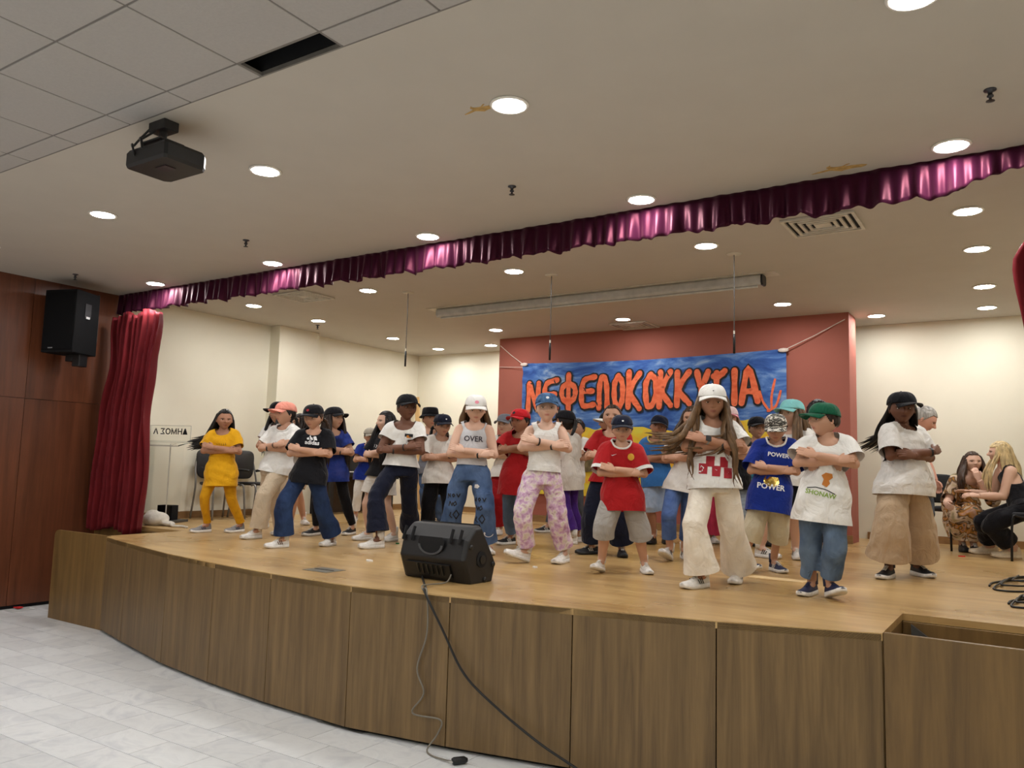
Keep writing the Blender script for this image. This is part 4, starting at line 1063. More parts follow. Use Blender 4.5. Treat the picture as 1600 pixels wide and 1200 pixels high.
ADI = [[(-.062, -.01), (-.038, -.01), (-.05, .014), (-.067, .003)], [(-.03, -.01), (-.004, -.01), (-.028, .038), (-.046, .027)], [(.004, -.01), (.034, -.01), (-.002, .062), (-.022, .05)]]
# ------------------------------------------------------------------ the people on the stage
GD = 'people dancing on the stage'
def kid(label, **k):
    return make_person(dict(label=label, group=GD, seed=len(bpy.data.objects) % 997, **k))
B = lambda mat, r, end=.97, **k: dict(mat=mat, r=r, end=end, **k)
S = lambda mat, **k: dict(mat=mat, **k)
kid('dancing person all in mustard yellow tee and leggings, arms crossed', fa=(313, 832), fb=(366, 832), top=(352, 639), turn=-8, hturn=8, nod=6, ta=-62, tb=-58, skin='tan', hair='long', hc='black', hlen=2.0, fly=(1.05, -.2, .6), flyfrac=.9, hfront=False, locks=95, hline=.3, over='L',
    shirt=S(YE, loose=.018, hem=-.42, flare=.03, sleeve=.7, prints=[scrawl(5, .03, (0, -.1), PRM, 2)]), bottom=B(YE2, SKINNY), shoes=('grey', 'white', 'navy', 'white'), socks=False, elev=.0)
kid('dancing person in peach pink cap, white tee and wide beige trousers', fa=(392, 842), fb=(436, 836), top=(447, 627), turn=-38, hturn=-62, ta=-50, tb=-35, skin='mid', hair='braid', hc='black', bside=0, hlen=1.4, cap=cap(PKC),
    shirt=S(W_, loose=.022, hem=-.12, flare=.03, sleeve=.75, collar=W_), bottom=B(BE, WIDE, .98), wrist=[(1, 'band'), (-1, 'band')])
kid('person in black cap and white tee half hidden behind the peach pink cap', fa=(412, 825), fb=(440, 824), top=(437, 627), turn=-30, hturn=-60, skin='mid', hair='long', hc='black', hlen=2.0, cap=cap(BK), shirt=S(W_), bottom=B(BE, SKINNY), dpush=0)
kid('capless person in shorts peeking out behind the black three-stripe sports tee', fa=(452, 822), fb=(476, 820), top=(470, 646), turn=-40, hturn=-60, skin='mid', hair='half', hc='dark', hlen=1.5, shirt=S(W2), bottom=B(BE, SHORT, .35, name='shorts'))
kid('dancing person in black three-stripe sports tee, black cap and dark blue jeans', fa=(432, 856), fb=(512, 853), top=(491, 631), turn=-14, hturn=-30, nod=10, ta=-62, tb=-35, skin='mid', hair='braid', hc='brown', bside=-1, bfront=False, hlen=1.1, cap=cap(BK, logo=PRR, ls=.05),
    shirt=S(BK, loose=.02, hem=-.22, flare=.03, sleeve=.85, prints=[shape(ADI, (.02, -.052), PRW, name='logo'), T('adidas', .055, (.012, -.078), PRW)]), bottom=B(JE1, WIDE, .95), shoes=('white', 'white', 'brown'), over='L')
kid('person in black cap facing right, dark blue tee and tight black trousers', fa=(486, 837), fb=(545, 836), top=(523, 635), turn=12, hturn=48, ta=-45, tb=-30, nod=-4, skin='mid', hair='long', hc='dark', hlen=2.4, cap=cap(BK),
    shirt=S(GAL, loose=.018, hem=-.3, flare=.04, sleeve=.6), bottom=B(BK, SKINNY, .95), shoes=('black', 'white', None), over='L', wrist=[(1, 'band')])
kid('small person in blue tee, pale grey cap and white trousers by the piano', fa=(553, 814), fb=(574, 813), top=(579, 668), turn=10, hturn=15, nod=8, skin='mid', cap=cap(LGC), shirt=S(ROY, hem=-.25, sleeve=.7), bottom=B(W_, STRAIGHT, .88), shoes=('white', 'white', 'black'))
kid('person without cap in black tee and white shorts, looking left', fa=(566, 844), fb=(608, 846), top=(604, 642), turn=-42, hturn=-62, ta=-60, tb=-45, skin='fair', hair='long', hc='black', hlen=2.2, hline=.3, shirt=S(BK, loose=.02, hem=-.05, sleeve=.8, prints=[scrawl(5, .04, (0, -.085), PRW, 3)]), bottom=B(W2, (.07, .072, .07), .32, name='shorts'), lean=.6)
kid('person in white tee with dark pocket, black cap and loose dark trousers', fa=(580, 857), fb=(642, 848), top=(637, 615), turn=-12, hturn=22, ta=-62, tb=10, skin='dark', hair='crop', hc='black', cap=cap(BK), lean=.55,
    shirt=S(W_, loose=.013, hem=.05, flare=.03, sleeve=.5, neck=1.2, prints=[shape([[(-.04, -.03), (.04, -.03), (.04, .03), (-.04, .03)]], (.045, -.085), PRB, name='pocket'), shape([[(-.02, -.012), (.02, -.012), (.02, .014), (-.02, .014)]], (.045, -.085), PRO, name='emblem')]), bottom=B(NV, FLARE, .92, waist=.16), over='R', elev=-.022, wrist=[(1, 'band'), (-1, 'band')])
kid('person in black bucket hat and grey checked shirt in the second row', fa=(664, 826), fb=(690, 826), top=(673, 636), turn=10, hturn=20, skin='mid', cap=cap(BK, bucket=True), shirt=S(PLAID, hem=-.15, sleeve=.8), bottom=B(JE, STRAIGHT))
kid('person in dark cap, plain white tee and black trousers behind the stage monitor', fa=(662, 846), fb=(702, 847), top=(692, 646), turn=12, hturn=20, nod=8, skin='mid', hair='braids', hc='black', hlen=1.7, cap=cap(NV, logo=PRW, ls=.03), shirt=S(W2, loose=.02, hem=-.18, flare=.05, sleeve=.8), bottom=B(BK, BAGGY), wrist=[(1, 'band')])
scrib = strokes([[(-.05, .02), (-.05, .06), (-.03, .03), (-.03, .06)], [(-.01, .05), (0, .06), (.012, .045), (0, .03), (-.01, .05)], [(.03, .06), (.045, .03), (.06, .06)], [(-.04, -.05), (-.03, -.01), (-.01, -.05), (-.005, -.02)], [(0, -.03), (.02, -.01), (.03, -.035), (.01, -.05), (0, -.03)], [(-.02, -.11), (-.03, -.14), (-.01, -.16)], [(.03, -.09), (.0, -.13), (.03, -.17), (.055, -.13), (.03, -.09)]], .009)
curl = strokes([[(.02*math.cos(t)+.012*t, .02*math.sin(t)) for t in [k*.5 for k in range(14)]], [(.03*math.cos(t)-.01, .03*math.sin(t)-.06) for t in [k*.5 for k in range(10)]]], .006)
kid('person in white cap, pale grey tank top and blue jeans with marker doodles', fa=(694, 862), fb=(762, 866), top=(744, 616), turn=-2, hturn=4, nod=14, ta=-30, tb=15, skin='fair', hair='half', hc='light', hlen=1.2, hfront=False, cap=cap(W_, logo=PK2, ls=.06), lean=.55, bw=1.06,
    shirt=S(LGR, loose=.008, hem=.14, flare=.01, sleeve=0, neck=1.12, name='tank_top', prints=[T('OVER', .07, (0, -.092), PRDK)]), bottom=B(JE, (.066, .062, .072), .97, waist=.24,
      prints=[dict(**shape(scrib, (.075, .30), PRB, name='marker_doodle')), dict(**shape(scrib, (-.085, .32), PRB, name='marker_doodle')), dict(**shape(curl, (.1, .12), PRW, name='white_doodle')), dict(**shape(curl, (-.12, .12), PRW, name='white_doodle')), dict(**shape([[(-.02, -.014), (.012, -.02), (.028, 0), (.01, .018), (-.016, .016)]], (.055, .41), PRW, name='white_patch'))]), over='L', elev=-.03, wrist=[(1, 'band')], shoes=('white', 'white', 'pink'))
kid('person in grey cap, white tee and red trousers behind the red cap', fa=(778, 836), fb=(800, 834), top=(790, 646), turn=-15, hturn=-30, skin='fair', cap=cap(GYC), shirt=S(W_, hem=-.1, sleeve=.8), bottom=B(RD2, BAGGY), shoes=('white', 'white', None))
kid('person in red cap and long red tee with faded jeans', fa=(790, 851), fb=(818, 858), top=(813, 638), turn=-18, hturn=-38, ta=-50, tb=-20, skin='tan', cap=cap(RDC, logo=PRB, ls=.06), shirt=S(RD, loose=.03, hem=-.45, flare=.05, sleeve=.75, prints=[scrawl(4, .03, (.0, -.07), PRDK, 4)]), bottom=B(JE2, STRAIGHT, .93), shoes=('black', 'white', 'white'), elev=.04, wrist=[(1, 'band')])
kid('person in denim blue cap, white sleeveless top and pink purple tie-dye trousers', fa=(806, 880), fb=(876, 880), top=(855, 613), turn=0, hturn=2, ta=-55, tb=-28, lifta=18, skin='fair', hair='crop', hc='brown', cap=cap(DNC, logo=PRW, ls=.045), lean=.5,
    shirt=S(W_, loose=.012, hem=.1, flare=.02, sleeve=0, neck=.95, name='sleeveless_top'), bottom=B(TIE, BAGGY, .93, waist=.2, amp=.01), over='L', elev=.028, wrist=[(1, 'band'), (-1, 'band')])
kid('person turned away in black cap, long white shirt and purple trousers', fa=(884, 850), fb=(896, 847), top=(883, 640), turn=-130, hturn=-120, skin='mid', hair='pony', hc='black', hlen=1.0, fly=(-.4, 0, .3), cap=cap(BK, logo=PRR, ls=.05), shirt=S(W2, loose=.022, hem=-.35, flare=.04, sleeve=.9), bottom=B(PUR, STRAIGHT, .92), ta=-100, tb=-90)
kid('person in white tee and slate grey trousers behind the purple trousers', fa=(849, 832), fb=(908, 833), top=(902, 654), turn=-30, ta=-60, tb=-10, skin='mid', shirt=S(W_, hem=-.15, sleeve=.8, loose=.02), bottom=B(SLA, STRAIGHT, .95), shoes=('black', 'white', 'white'), lean=.6)
kid('person in black cap with white brim behind the capless red tee', fa=(946, 832), fb=(966, 832), top=(951, 643), turn=-30, hturn=-70, skin='tan', cap=cap(BK, brim=W_), shirt=S(RD2), bottom=B(BK, STRAIGHT))
kid('person without cap in red tee and wide black trousers, arms crossed', fa=(917, 866), fb=(972, 870), top=(957, 632), turn=-14, hturn=-8, nod=-6, ta=-55, tb=5, skin='mid', hair='pony', hc='brown', hlen=.8, hline=.3, shirt=S(RD, loose=.018, hem=-.08, sleeve=.8, prints=[scrawl(3, .03, (-.03, -.075), PRDK, 5)]), bottom=B(NV, (.062, .066, .082), .93), shoes=('black', 'black', 'white'))
kid('small person in red football shirt with white collar, navy cap and grey shorts', fa=(934, 896), fb=(1010, 896), top=(972, 647), turn=2, hturn=4, nod=8, ta=-18, tb=14, lifta=12, skin='mid', cap=cap(NV, logo=PRW, ls=.03),
    shirt=S(RD, loose=.026, hem=-.38, flare=.03, sleeve=.95, slw=1.4, collar=W_, cuffs=W_, prints=[shape([[(.026*math.cos(t), .028*math.sin(t)) for t in [k*PI/8 for k in range(16)]]], (.055, -.075), PRY, name='badge'), shape([[(-.022, 0), (-.012, -.008), (.024, .008), (-.01, -.002)]], (-.05, -.062), PRW, name='logo')]), bottom=B(GRY, (.066, .07, .072), .62, name='shorts'), shoes=('white', 'white', None), over='L', elev=-.02)
kid('person in mid blue tee and pale denim shorts with tilted navy cap', fa=(1018, 850), fb=(1042, 850), top=(1029, 648), turn=-10, hturn=-2, tilt=-14, skin='tan', cap=cap(NV), brim=10, shirt=S(BLU, loose=.022, hem=-.2, sleeve=.8, collar=cloth('yellow_trim', (222, 200, 110))), bottom=B(JE3, SHORT, .55, name='shorts'), shoes=('black', 'black', None))
kid('person in plain white tee and rolled blue jeans beside the cream flared trousers', fa=(1040, 878), fb=(1072, 874), top=(1082, 634), turn=-12, ta=-20, lifta=20, skin='mid', hair='half', hc='brown', hlen=1.2, shirt=S(W_, loose=.022, hem=-.2, sleeve=.8), bottom=B(CPR, STRAIGHT, .82), shoes=('white', 'white', 'black'), lean=.45)
tong = [[(-.03, -.036), (.026, -.04), (.036, .034), (-.024, .038)]]
pr21 = [shape(tong, (-.06, -.225), PRR), shape(tong, (.0, -.237), PRR), shape(tong, (.055, -.247), PRR), shape(tong, (-.025, -.19), PRR), shape(tong, (.04, -.195), PRR)] + [shape(strokes([[(-.01, .02), (.006, .006), (-.006, -.016)]], .006), (x, z), PRW) for x, z in ((-.06, -.225), (.0, -.237), (.055, -.247))]
kid('person in white cap, white tee with red print and flared cream trousers', fa=(1086, 919), fb=(1150, 911), top=(1113, 599), turn=6, hturn=4, nod=6, ta=-42, tb=-12, skin='tan', hair='long', hc='light', hlen=2.5, fly=(1.3, -.1, 1.05), flyfrac=.4, locks=120, wave=.09, cap=cap(W_, logo=PRDK, ls=.016), lean=.45,
    shirt=S(W_, loose=.022, hem=-.1, flare=.05, sleeve=.8, slw=1.5, prints=pr21), bottom=B(cloth('cream_twill', (230, 220, 205)), (.062, .062, .088), .97, waist=.2, amp=.009), shoes=('white', 'white', 'black'), over='L', elev=.032, wrist=[(-1, 'watch'), (1, 'band')])
kid('person in pink and white cap and black tee behind the cream flared trousers', fa=(1138, 856), fb=(1160, 856), top=(1138, 634), turn=8, hturn=4, skin='fair', hair='half', hc='light', hlen=1.3, cap=cap(WPC, brim=PK2), shirt=S(BK, hem=-.35, sleeve=.8, loose=.02), bottom=B(JE3, STRAIGHT))
kid('person in bright pink trousers almost hidden behind the cream flared trousers', fa=(1096, 848), fb=(1116, 849), top=(1112, 650), turn=-10, skin='mid', hair='half', hc='brown', hlen=1.2, shirt=S(W2), bottom=B(PKT, WIDE, .95))
kid('person in teal striped tee and black cap behind the royal blue tee', fa=(1178, 853), fb=(1200, 853), top=(1183, 650), turn=10, hturn=20, skin='mid', cap=cap(BK), shirt=S(TEAL, hem=-.3, sleeve=.85, loose=.02), bottom=B(SLA, SHORT, .5, name='shorts'), shoes=('black', 'black', None))
sh24 = [[(.062*math.cos(t), -.01+.05*math.sin(t)) for t in [PI+k*PI/10 for k in range(11)]]+[(.05, .02), (-.05, .02)]]
kid('person in royal blue power tee, zebra pattern cap and khaki shorts', fa=(1172, 895), fb=(1216, 894), top=(1212, 646), turn=4, hturn=-2, nod=22, ta=50, tb=30, lifta=10, skin='mid', cap=cap(CAMO), lean=.55,
    shirt=S(ROY, loose=.032, hem=-.42, flare=.05, sleeve=.9, slw=1.6, collar=W_, prints=[T('POWER', .048, (.015, -.075), PRW), T('POWER', .062, (-.01, -.275), PRW), shape(sh24, (-.01, -.228), gold, name='sequins')]), bottom=B(KH, (.066, .066, .066), .68, name='shorts'), shoes=('navy', 'white', 'white'), sock='navy', over='L', elev=-.02)
kid('person in aqua cap and white tee with a dark band, looking left', fa=(1200, 872), fb=(1246, 874), top=(1237, 623), turn=-22, hturn=-42, ta=60, tb=10, skin='fair', hair='long', hc='light', hlen=2.0, cap=cap(TLC), shirt=S(W_, hem=-.15, sleeve=.8, prints=[shape([[(-.08, -.012), (.08, -.012), (.08, .012), (-.08, .012)]], (0, -.075), PRB), scrawl(4, .03, (.01, -.1), PRDK, 6)]), bottom=B(BK, SHORT, .5, name='shorts'), shoes=('white', 'white', 'black'), lean=.6)
kid('person without cap in white shirt mostly hidden behind the green cap', fa=(1278, 862), fb=(1300, 862), top=(1278, 624), turn=60, hturn=40, skin='mid', hair='short', hc='black', shirt=S(W_, hem=-.2, sleeve=.8), bottom=B(BK, STRAIGHT))
ani = [[(-.03, -.03), (.0, -.045), (.02, -.02), (.012, .0), (.035, .02), (.03, .045), (-.01, .05), (-.035, .03), (-.02, .005)]]
kid('person in dark green cap, white printed tee and blue jeans at the front', fa=(1262, 930), fb=(1306, 938), top=(1287, 628), turn=2, hturn=-58, ta=-25, tb=25, liftb=16, skin='mid', cap=cap(GNC), hair='short', hc='dark', lean=.5,
    shirt=S(W_, loose=.03, hem=-.4, flare=.06, sleeve=.75, slw=1.6, prints=[shape(ani, (.01, -.2), PRO, name='animal_print'), shape(strokes([[(-.09, .0), (-.04, .008), (.02, 0), (.08, -.025)]], .006), (-.01, -.245), PRB), T('SHONAW', .042, (-.015, -.27), PRG, rot=-.12)]), bottom=B(JE2, BAGGY, .9, amp=.011), shoes=('navy', 'white', None, 'navy'), over='L', elev=.04, sock='navy')
kid('person in black cap, white tee and wide beige culottes standing apart', fa=(1384, 904), fb=(1442, 901), top=(1409, 611), turn=48, hturn=8, nod=4, ta=-20, tb=35, skin='dark', hair='long', hc='black', hlen=1.6, fly=(.0, -1.0, .35), hfront=False, cap=cap(BK), brim=28, bw=1.15, belly=.02,
    shirt=S(W_, loose=.022, hem=-.22, flare=.05, sleeve=.85, slw=1.5), bottom=B(BE2, (.072, .085, .115), .9, amp=.01, name='culottes'), shoes=('black', 'white', None), sock='black', lean=.5, wrist=[(1, 'band')])
# ------------------------------------------------------------------ the adults at the side
def adult(label, **k): return make_person(dict(label=label, seed=len(bpy.data.objects) % 991, **k))
adult('person leaning forward half hidden behind the wide beige culottes', fa=(1424, 864), fb=(1442, 863), top=(1443, 634), turn=70, hturn=88, nod=32, skin='ruddy', hair='crop', hc='grey', hscale=1.05, H=1.66, lean=.35,
      arms={'R': ((.03, .03, -.17), (-.04, .06, -.12), (-.1, .4, -1), (1, 0, .3), 'curl'), 'L': ((-.03, .03, -.17), (.04, .06, -.12), (.1, .4, -1), (-1, 0, .3), 'curl')}, shirt=S(W2, sleeve=.8), bottom=B(SLA, STRAIGHT), shoes=('black', 'black', None))
# ------------------------------------------------------------------ seated people
def chair(x, y, rz, label, padded=True):
    e = empty('conference_chair', (x, y, SZ), rz, label, 'chair')
    M_f = plain('black_chair_frame', (22, 22, 24), .4, .4); M_s = plain('black_upholstery', (26, 26, 30), .8, var=.2, scale=60)
    # faces local +Y
    for sx in (-1, 1):
        G().tube(catmull([(sx*.23, .2, .0), (sx*.225, .18, .42), (sx*.22, .1, .44), (sx*.22, -.16, .44)], 4), .012, 8).build('leg', M_f, e, True)
        G().tube(catmull([(sx*.23, -.26, .0), (sx*.22, -.2, .42), (sx*.2, -.25, .62), (sx*.17, -.28, .74)], 4), .012, 8).build('leg', M_f, e, True)
    G().loft([[(x_*k, y_*k-.0, z) for x_, y_ in [(.24*math.cos(a)*(1 if abs(math.cos(a)) < .7 else .98), .22*math.sin(a)) for a in [2*PI*q/24 for q in range(24)]]] for k, z in ((.9, .435), (1, .445), (1, .475), (.93, .488))]).build('seat', M_s, e, True)
    rings = []
    for t, k in ((0, .86), (.012, 1), (.04, 1), (.05, .86)):
        rings.append([(.235*k*math.copysign(abs(math.cos(a))**.6, math.cos(a)), -.245-t-.08*(math.sin(a)*.17*k), .69+.17*k*math.copysign(abs(math.sin(a))**.6, math.sin(a))) for a in [2*PI*q/28 for q in range(28)]])
    G().loft(rings).build('backrest', M_s, e, True)
    return e
chair(-.78, 10.62, math.radians(222), 'black upholstered chair under the person in the floral dress')
chair(-.06, 9.83, math.radians(98), 'black upholstered chair under the person in the black jumpsuit')
adult('seated person in a long floral dress with a hand at the mouth', fa=(1506, 862), fb=(1524, 864), top=(1519, 705), turn=-5, hturn=18, nod=-4, dpush=0, skin='fair', hair='half', hc='brown', hlen=1.3, hline=.31, hscale=.92, H=1.62, pelvis=(-.74, 10.56, .54), ta=10, tb=10,
      arms={'R': ((.05, .05, -.15), (-.0, .13, -.02), (-.3, .8, -.2), (1, .2, .3), 'curl'), 'L': ((-.05, .09, -.13), (.07, .06, .13), (.3, -.1, 1), (-.4, .8, 0), 'curl')},
      shirt=S(FLOR, loose=.014, hem=.0, sleeve=1.1, name='dress_top', neck=1.15), bottom=dict(mat=FLOR, r=(.066, .062, .06), end=.98, kind='skirt', name='dress_skirt', amp=.012, waist=.3), shoes=('black', 'black', None), socks=False)
adult('seated person in a black strappy jumpsuit turned sideways', fa=(1537, 866), fb=(1572, 872), top=(1562, 689), turn=-72, hturn=-84, skin='fair', hair='long', hc='blonde', hlen=1.75, hfront=True, hline=.22, hscale=.9, H=1.66, pelvis=(-.1, 9.86, .54), ta=-75, tb=-70,
      arms={'R': ((.03, .05, -.16), (-.06, .15, .02), (-.3, 1, .1), (.3, .2, 1), 'open'), 'L': ((-.03, .06, -.16), (.0, .14, .0), (.1, 1, .1), (-.6, 0, 1), 'curl')},
      shirt=S(BK, loose=.004, hem=-.05, sleeve=0, neck=1.35, name='jumpsuit_top'), bottom=B(BK, WIDE, .86, name='jumpsuit_trousers', waist=.3), shoes=('cream', 'cream', None, 'cream'), socks=False)
dr = empty('wooden_drum', (.26, 10.9, SZ), .3, 'reddish brown wooden box drum behind the black jumpsuit', 'drum')
G().box((0, 0, .24), (.32, .32, .46)).build('body', wood('red_brown_wood', (92, 44, 24), (124, 66, 38)), dr, bevel=.008)
G().lathe([(.055, 0), (.055, .004), (.045, .006)], 20).build('sound_hole', M_dark, dr).matrix_local = Matrix.Translation((-.16, 0, .28)) @ Matrix.Rotation(-PI/2, 4, 'Y')
for sx in (-1, 1):
    for sy in (-1, 1): G().lathe([(.02, 0), (.018, .014)], 10, (sx*.12, sy*.12, 0)).build('foot', M_black, dr)
chair(.42, 10.35, math.radians(190), 'empty black chair at the right edge with a sheet of paper')
tag(G().box((.36, 10.3, SZ+.497), (.2, .28, .004), Matrix.Rotation(.5, 3, 'Z')).build('paper_sheet', plain('white_paper', (236, 236, 234), .8)), 'white sheet of paper lying on the chair at the right edge', 'paper')
tag(G().box((-.05, 10.2, SZ+.6), (.12, .02, .09), Matrix.Rotation(.5, 3, 'Z')).build('paper_card', plain('coloured_card', (206, 168, 156), .7)), 'small pale card', 'card') if False else None
# ------------------------------------------------------------------ banner
YBN = YRED-.06; BX0, BX1, BZ0, BZ1 = -6.56, -2.6, 1.33, 3.31
bn = empty('painted_banner', ((BX0+BX1)/2, YBN, BZ0), 0, 'hand painted cloth banner of blue sky over yellow hills with orange Greek lettering', 'banner')
def banner_mat():
    m, nt, b, N, L = _new('painted_banner_cloth'); v = _coord(nt)
    sep = N.new('ShaderNodeSeparateXYZ'); L.new(v, sep.inputs[0])
    sky = _ramp(nt, _noise(nt, _coord(nt, (.9, 1, 2.6)), 2.1, 6, .62, .9), [(.28, lin((38, 64, 124))), (.45, lin((62, 98, 166))), (.56, lin((92, 130, 190))), (.7, lin((156, 178, 206)))])
    hill = _ramp(nt, _noise(nt, _coord(nt, (1, 1, 1.6)), 2.3, 5, .6, .5), [(.32, lin((226, 150, 54))), (.46, lin((230, 186, 60))), (.6, lin((222, 208, 74))), (.75, lin((204, 208, 96)))])
    n1 = _noise(nt, _coord(nt, (1, 1, .0)), 1.15, 2, .5); mul = N.new('ShaderNodeMath'); mul.operation = 'MULTIPLY_ADD'; mul.inputs[1].default_value = .75; mul.inputs[2].default_value = .62
    L.new(n1, mul.inputs[0]); gt = N.new('ShaderNodeMath'); gt.operation = 'GREATER_THAN'; L.new(sep.outputs[2], gt.inputs[0]); L.new(mul.outputs[0], gt.inputs[1])
    mx = N.new('ShaderNodeMix'); mx.data_type = 'RGBA'; L.new(gt.outputs[0], mx.inputs[0]); L.new(hill, mx.inputs[6]); L.new(sky, mx.inputs[7])
    L.new(mx.outputs[2], b.inputs['Base Color']); b.inputs['Roughness'].default_value = .8; b.inputs['Specular IOR Level'].default_value = .2
    return m
def ban_y(x, z):   # gentle hanging creases of the cloth (x from -1.98..1.98, z 0..1.98)
    return .008*math.sin(x*3.1+z*1.2)+.006*math.sin(x*7+z*4) + .014*math.exp(-((x+1.95)**2+(z-1.95)**2)/.08)*math.sin((x+z)*30)
HW, HB = (BX1-BX0)/2, BZ1-BZ0
nx, nz = 100, 50
vsb = [((i/nx*2-1)*HW, ban_y((i/nx*2-1)*HW, j/nz*HB), j/nz*(HB-.045*math.sin(PI*i/nx))) for j in range(nz+1) for i in range(nx+1)]
cl_ = G().add(vsb, [(j*(nx+1)+i, j*(nx+1)+i+1, (j+1)*(nx+1)+i+1, (j+1)*(nx+1)+i) for j in range(nz) for i in range(nx)]).build('cloth', banner_mat(), bn, True)
for sx, xw, zw in ((-1, -7.02, 3.62), (1, -1.9, 3.64)):
    a = V((sx*HW, -.005, HB-.01)); e = V((xw, YRED-.01, zw)) - bn.location
    G().tube([a, a.lerp(e, .5)-V((0, 0, .01)), e], .006, 6).build('rope', plain('white_rope', (214, 200, 190), .8), bn)
    G().ell((sx*(HW-.03), -.012, HB-.02), (.07, .014, .028), 10, 6).build('knot', plain('white_rope', (214, 200, 190)), bn, True)
G().tube([(-HW, -.002, HB-.06), (-7.02-bn.location.x, .045, HB-.03)], .004, 6).build('rope', plain('white_rope', (214, 200, 190)), bn)
# letters: strokes in a unit box, thick painted brush outlines
LET = [('Ν', [[(0, 0), (.05, 1)], [(.05, 1), (.8, .08)], [(.8, .08), (.9, 1)]]), ('Ε', [[(.9, .95), (.2, .85), (.05, .5), (.2, .12), (.85, .05)], [(.1, .5), (.75, .5)]]),
       ('Φ', [[(.5, -.1), (.5, 1.1)], [(.5, .85), (.08, .68), (.08, .38), (.5, .2), (.92, .38), (.92, .68), (.5, .85)]]), ('Ε', [[(.95, 1), (.25, .9), (.08, .5), (.2, .1), (.9, .12)], [(.1, .55), (.8, .55)]]),
       ('Λ', [[(.05, 0), (.1, .75), (.4, 1), (.75, .75), (.85, 0)]]), ('Ο', [[(.5, 1), (.12, .75), (.12, .25), (.5, 0), (.88, .25), (.88, .75), (.5, 1)]]), ('Κ', [[(.1, 0), (.15, 1.1)], [(.9, 1.05), (.25, .5), (.9, -.05)]]),
       ('Ο', [[(.5, 1), (.12, .7), (.2, .1), (.5, .0), (.88, .3), (.85, .8), (.5, 1)]]), ('Κ', [[(.1, -.02), (.2, 1.05)], [(.9, 1.05), (.3, .5), (.9, .02)]]), ('Κ', [[(.1, 0), (.15, 1.02)], [(.9, 1.02), (.25, .5), (.9, .05)]]),
       ('Υ', [[(.1, 1), (.4, .55), (.85, 1)], [(.45, .55), (.3, .0)]]), ('Γ', [[(.25, -.05), (.3, .95)], [(.05, .85), (.5, .85), (.95, 1)]]), ('Ι', [[(.4, .0), (.5, 1)]]), ('Α', [[(.05, 0), (.45, 1.05), (.95, .05)], [(.25, .35), (.75, .35)]])]
PX = [(822, 872), (868, 905), (893, 910-5), (905, 938), (934, 956), (956, 980), (978, 1008), (1005, 1032), (1030, 1056), (1054, 1086), (1084, 1116), (1112, 1142), (1140, 1156), (1150, 1190)]
PX = [(826, 846), (850, 877), (878, 904), (908, 934), (936, 954), (959, 977), (980, 1005), (1007, 1030), (1028, 1054), (1056, 1084), (1088, 1114), (1115, 1137), (1146, 1158), (1158, 1190)]
M_lo = patterned('orange_red_paint', [(.3, (216, 92, 56)), (.6, (238, 122, 82)), (.8, (160, 50, 38))], 7, (1, 1, 2), .7); M_lk = plain('black_paint', (18, 18, 22), .7)
def ribbon(lines, w, dy, cx, cz):
    g = G()
    for q, ln in enumerate(lines):
        pts = catmull([V((x, 0, z)) for x, z in ln], 5); n = len(pts); L_, R_ = [], []
        for i, p in enumerate(pts):
            t = (pts[min(i+1, n-1)]-pts[max(i-1, 0)]).normalized(); nr = V((-t.z, 0, t.x)); ww = w*(1+.12*math.sin(i*1.7+q))
            L_.append(p+nr*ww/2); R_.append(p-nr*ww/2)
        yy = lambda p: ban_y(p.x+cx, p.z+cz)+dy-.0004*q
        vs_ = [(p.x+cx, yy(p), p.z+cz) for p in L_+R_]
        g.add(vs_, [(i, i+1, n+i+1, n+i) for i in range(n-1)])
        for e_ in ((pts[0], pts[-1]) if (pts[0]-pts[-1]).length > .01 else (pts[0],)):
            g.add([(e_.x+w/2*math.cos(a)+cx, yy(e_)-.0002, e_.z+w/2*math.sin(a)+cz) for a in [2*PI*k/14 for k in range(14)]], [tuple(range(14))])
    return g
for (ch, st_), (pa, pb_) in zip(LET, PX):
    a = on_y(pa, 640-(pa-830)*.08, YBN); b_ = on_y(pb_, 640-(pb_-830)*.08, YBN); w_ = (b_.x-a.x)*.88; cx = a.x-bn.location.x
    zt = on_y(pa, 594-(pa-826)*.045+ (6 if ch == 'Ν' else 0), YBN).z; zb = on_y(pa, 642-(pa-826)*.035, YBN).z
    if ch == 'Ι': w_ = .05
    ln = [[(x*w_, z*(zt-zb)) for x, z in s_] for s_ in st_]
    o = ribbon(ln, .128, -.010, cx, zb-bn.location.z).build('letter', M_lk, bn)
    ribbon(ln, .08, -.013, cx-.004, zb-bn.location.z+.004).build('letter_fill', M_lo, o)
fl_ = [[(.0, .0), (.1, .06), (.16, .25)], [(.05, .02), (.05, .2), (.09, .4)], [(.02, .0), (-.06, .12), (-.1, .25)]]
qf = on_y(1200, 636, YBN); ribbon(fl_, .03, -.011, qf.x-bn.location.x, qf.z-bn.location.z-.05).build('flame_mark', M_lo, bn)
qf = on_y(925, 722, YBN)
G().add([(qf.x-bn.location.x+.42*math.cos(t)*(1+.2*math.sin(3*t)), ban_y(qf.x-bn.location.x, .6)-.012, qf.z-bn.location.z+.18*math.sin(t)*(1+.3*math.sin(2*t+1))) for t in [2*PI*k/40 for k in range(40)]], [tuple(range(40))]).build('dark_figure', patterned('olive_brown_paint', [(.3, (70, 62, 44)), (.7, (124, 112, 80))], 9), bn)
# ------------------------------------------------------------------ stage monitor wedge
mo = empty('stage_monitor', (-3.53, 4.58, SZ), math.radians(-3), 'black wedge shaped loudspeaker lying at the front edge of the stage', 'loudspeaker')
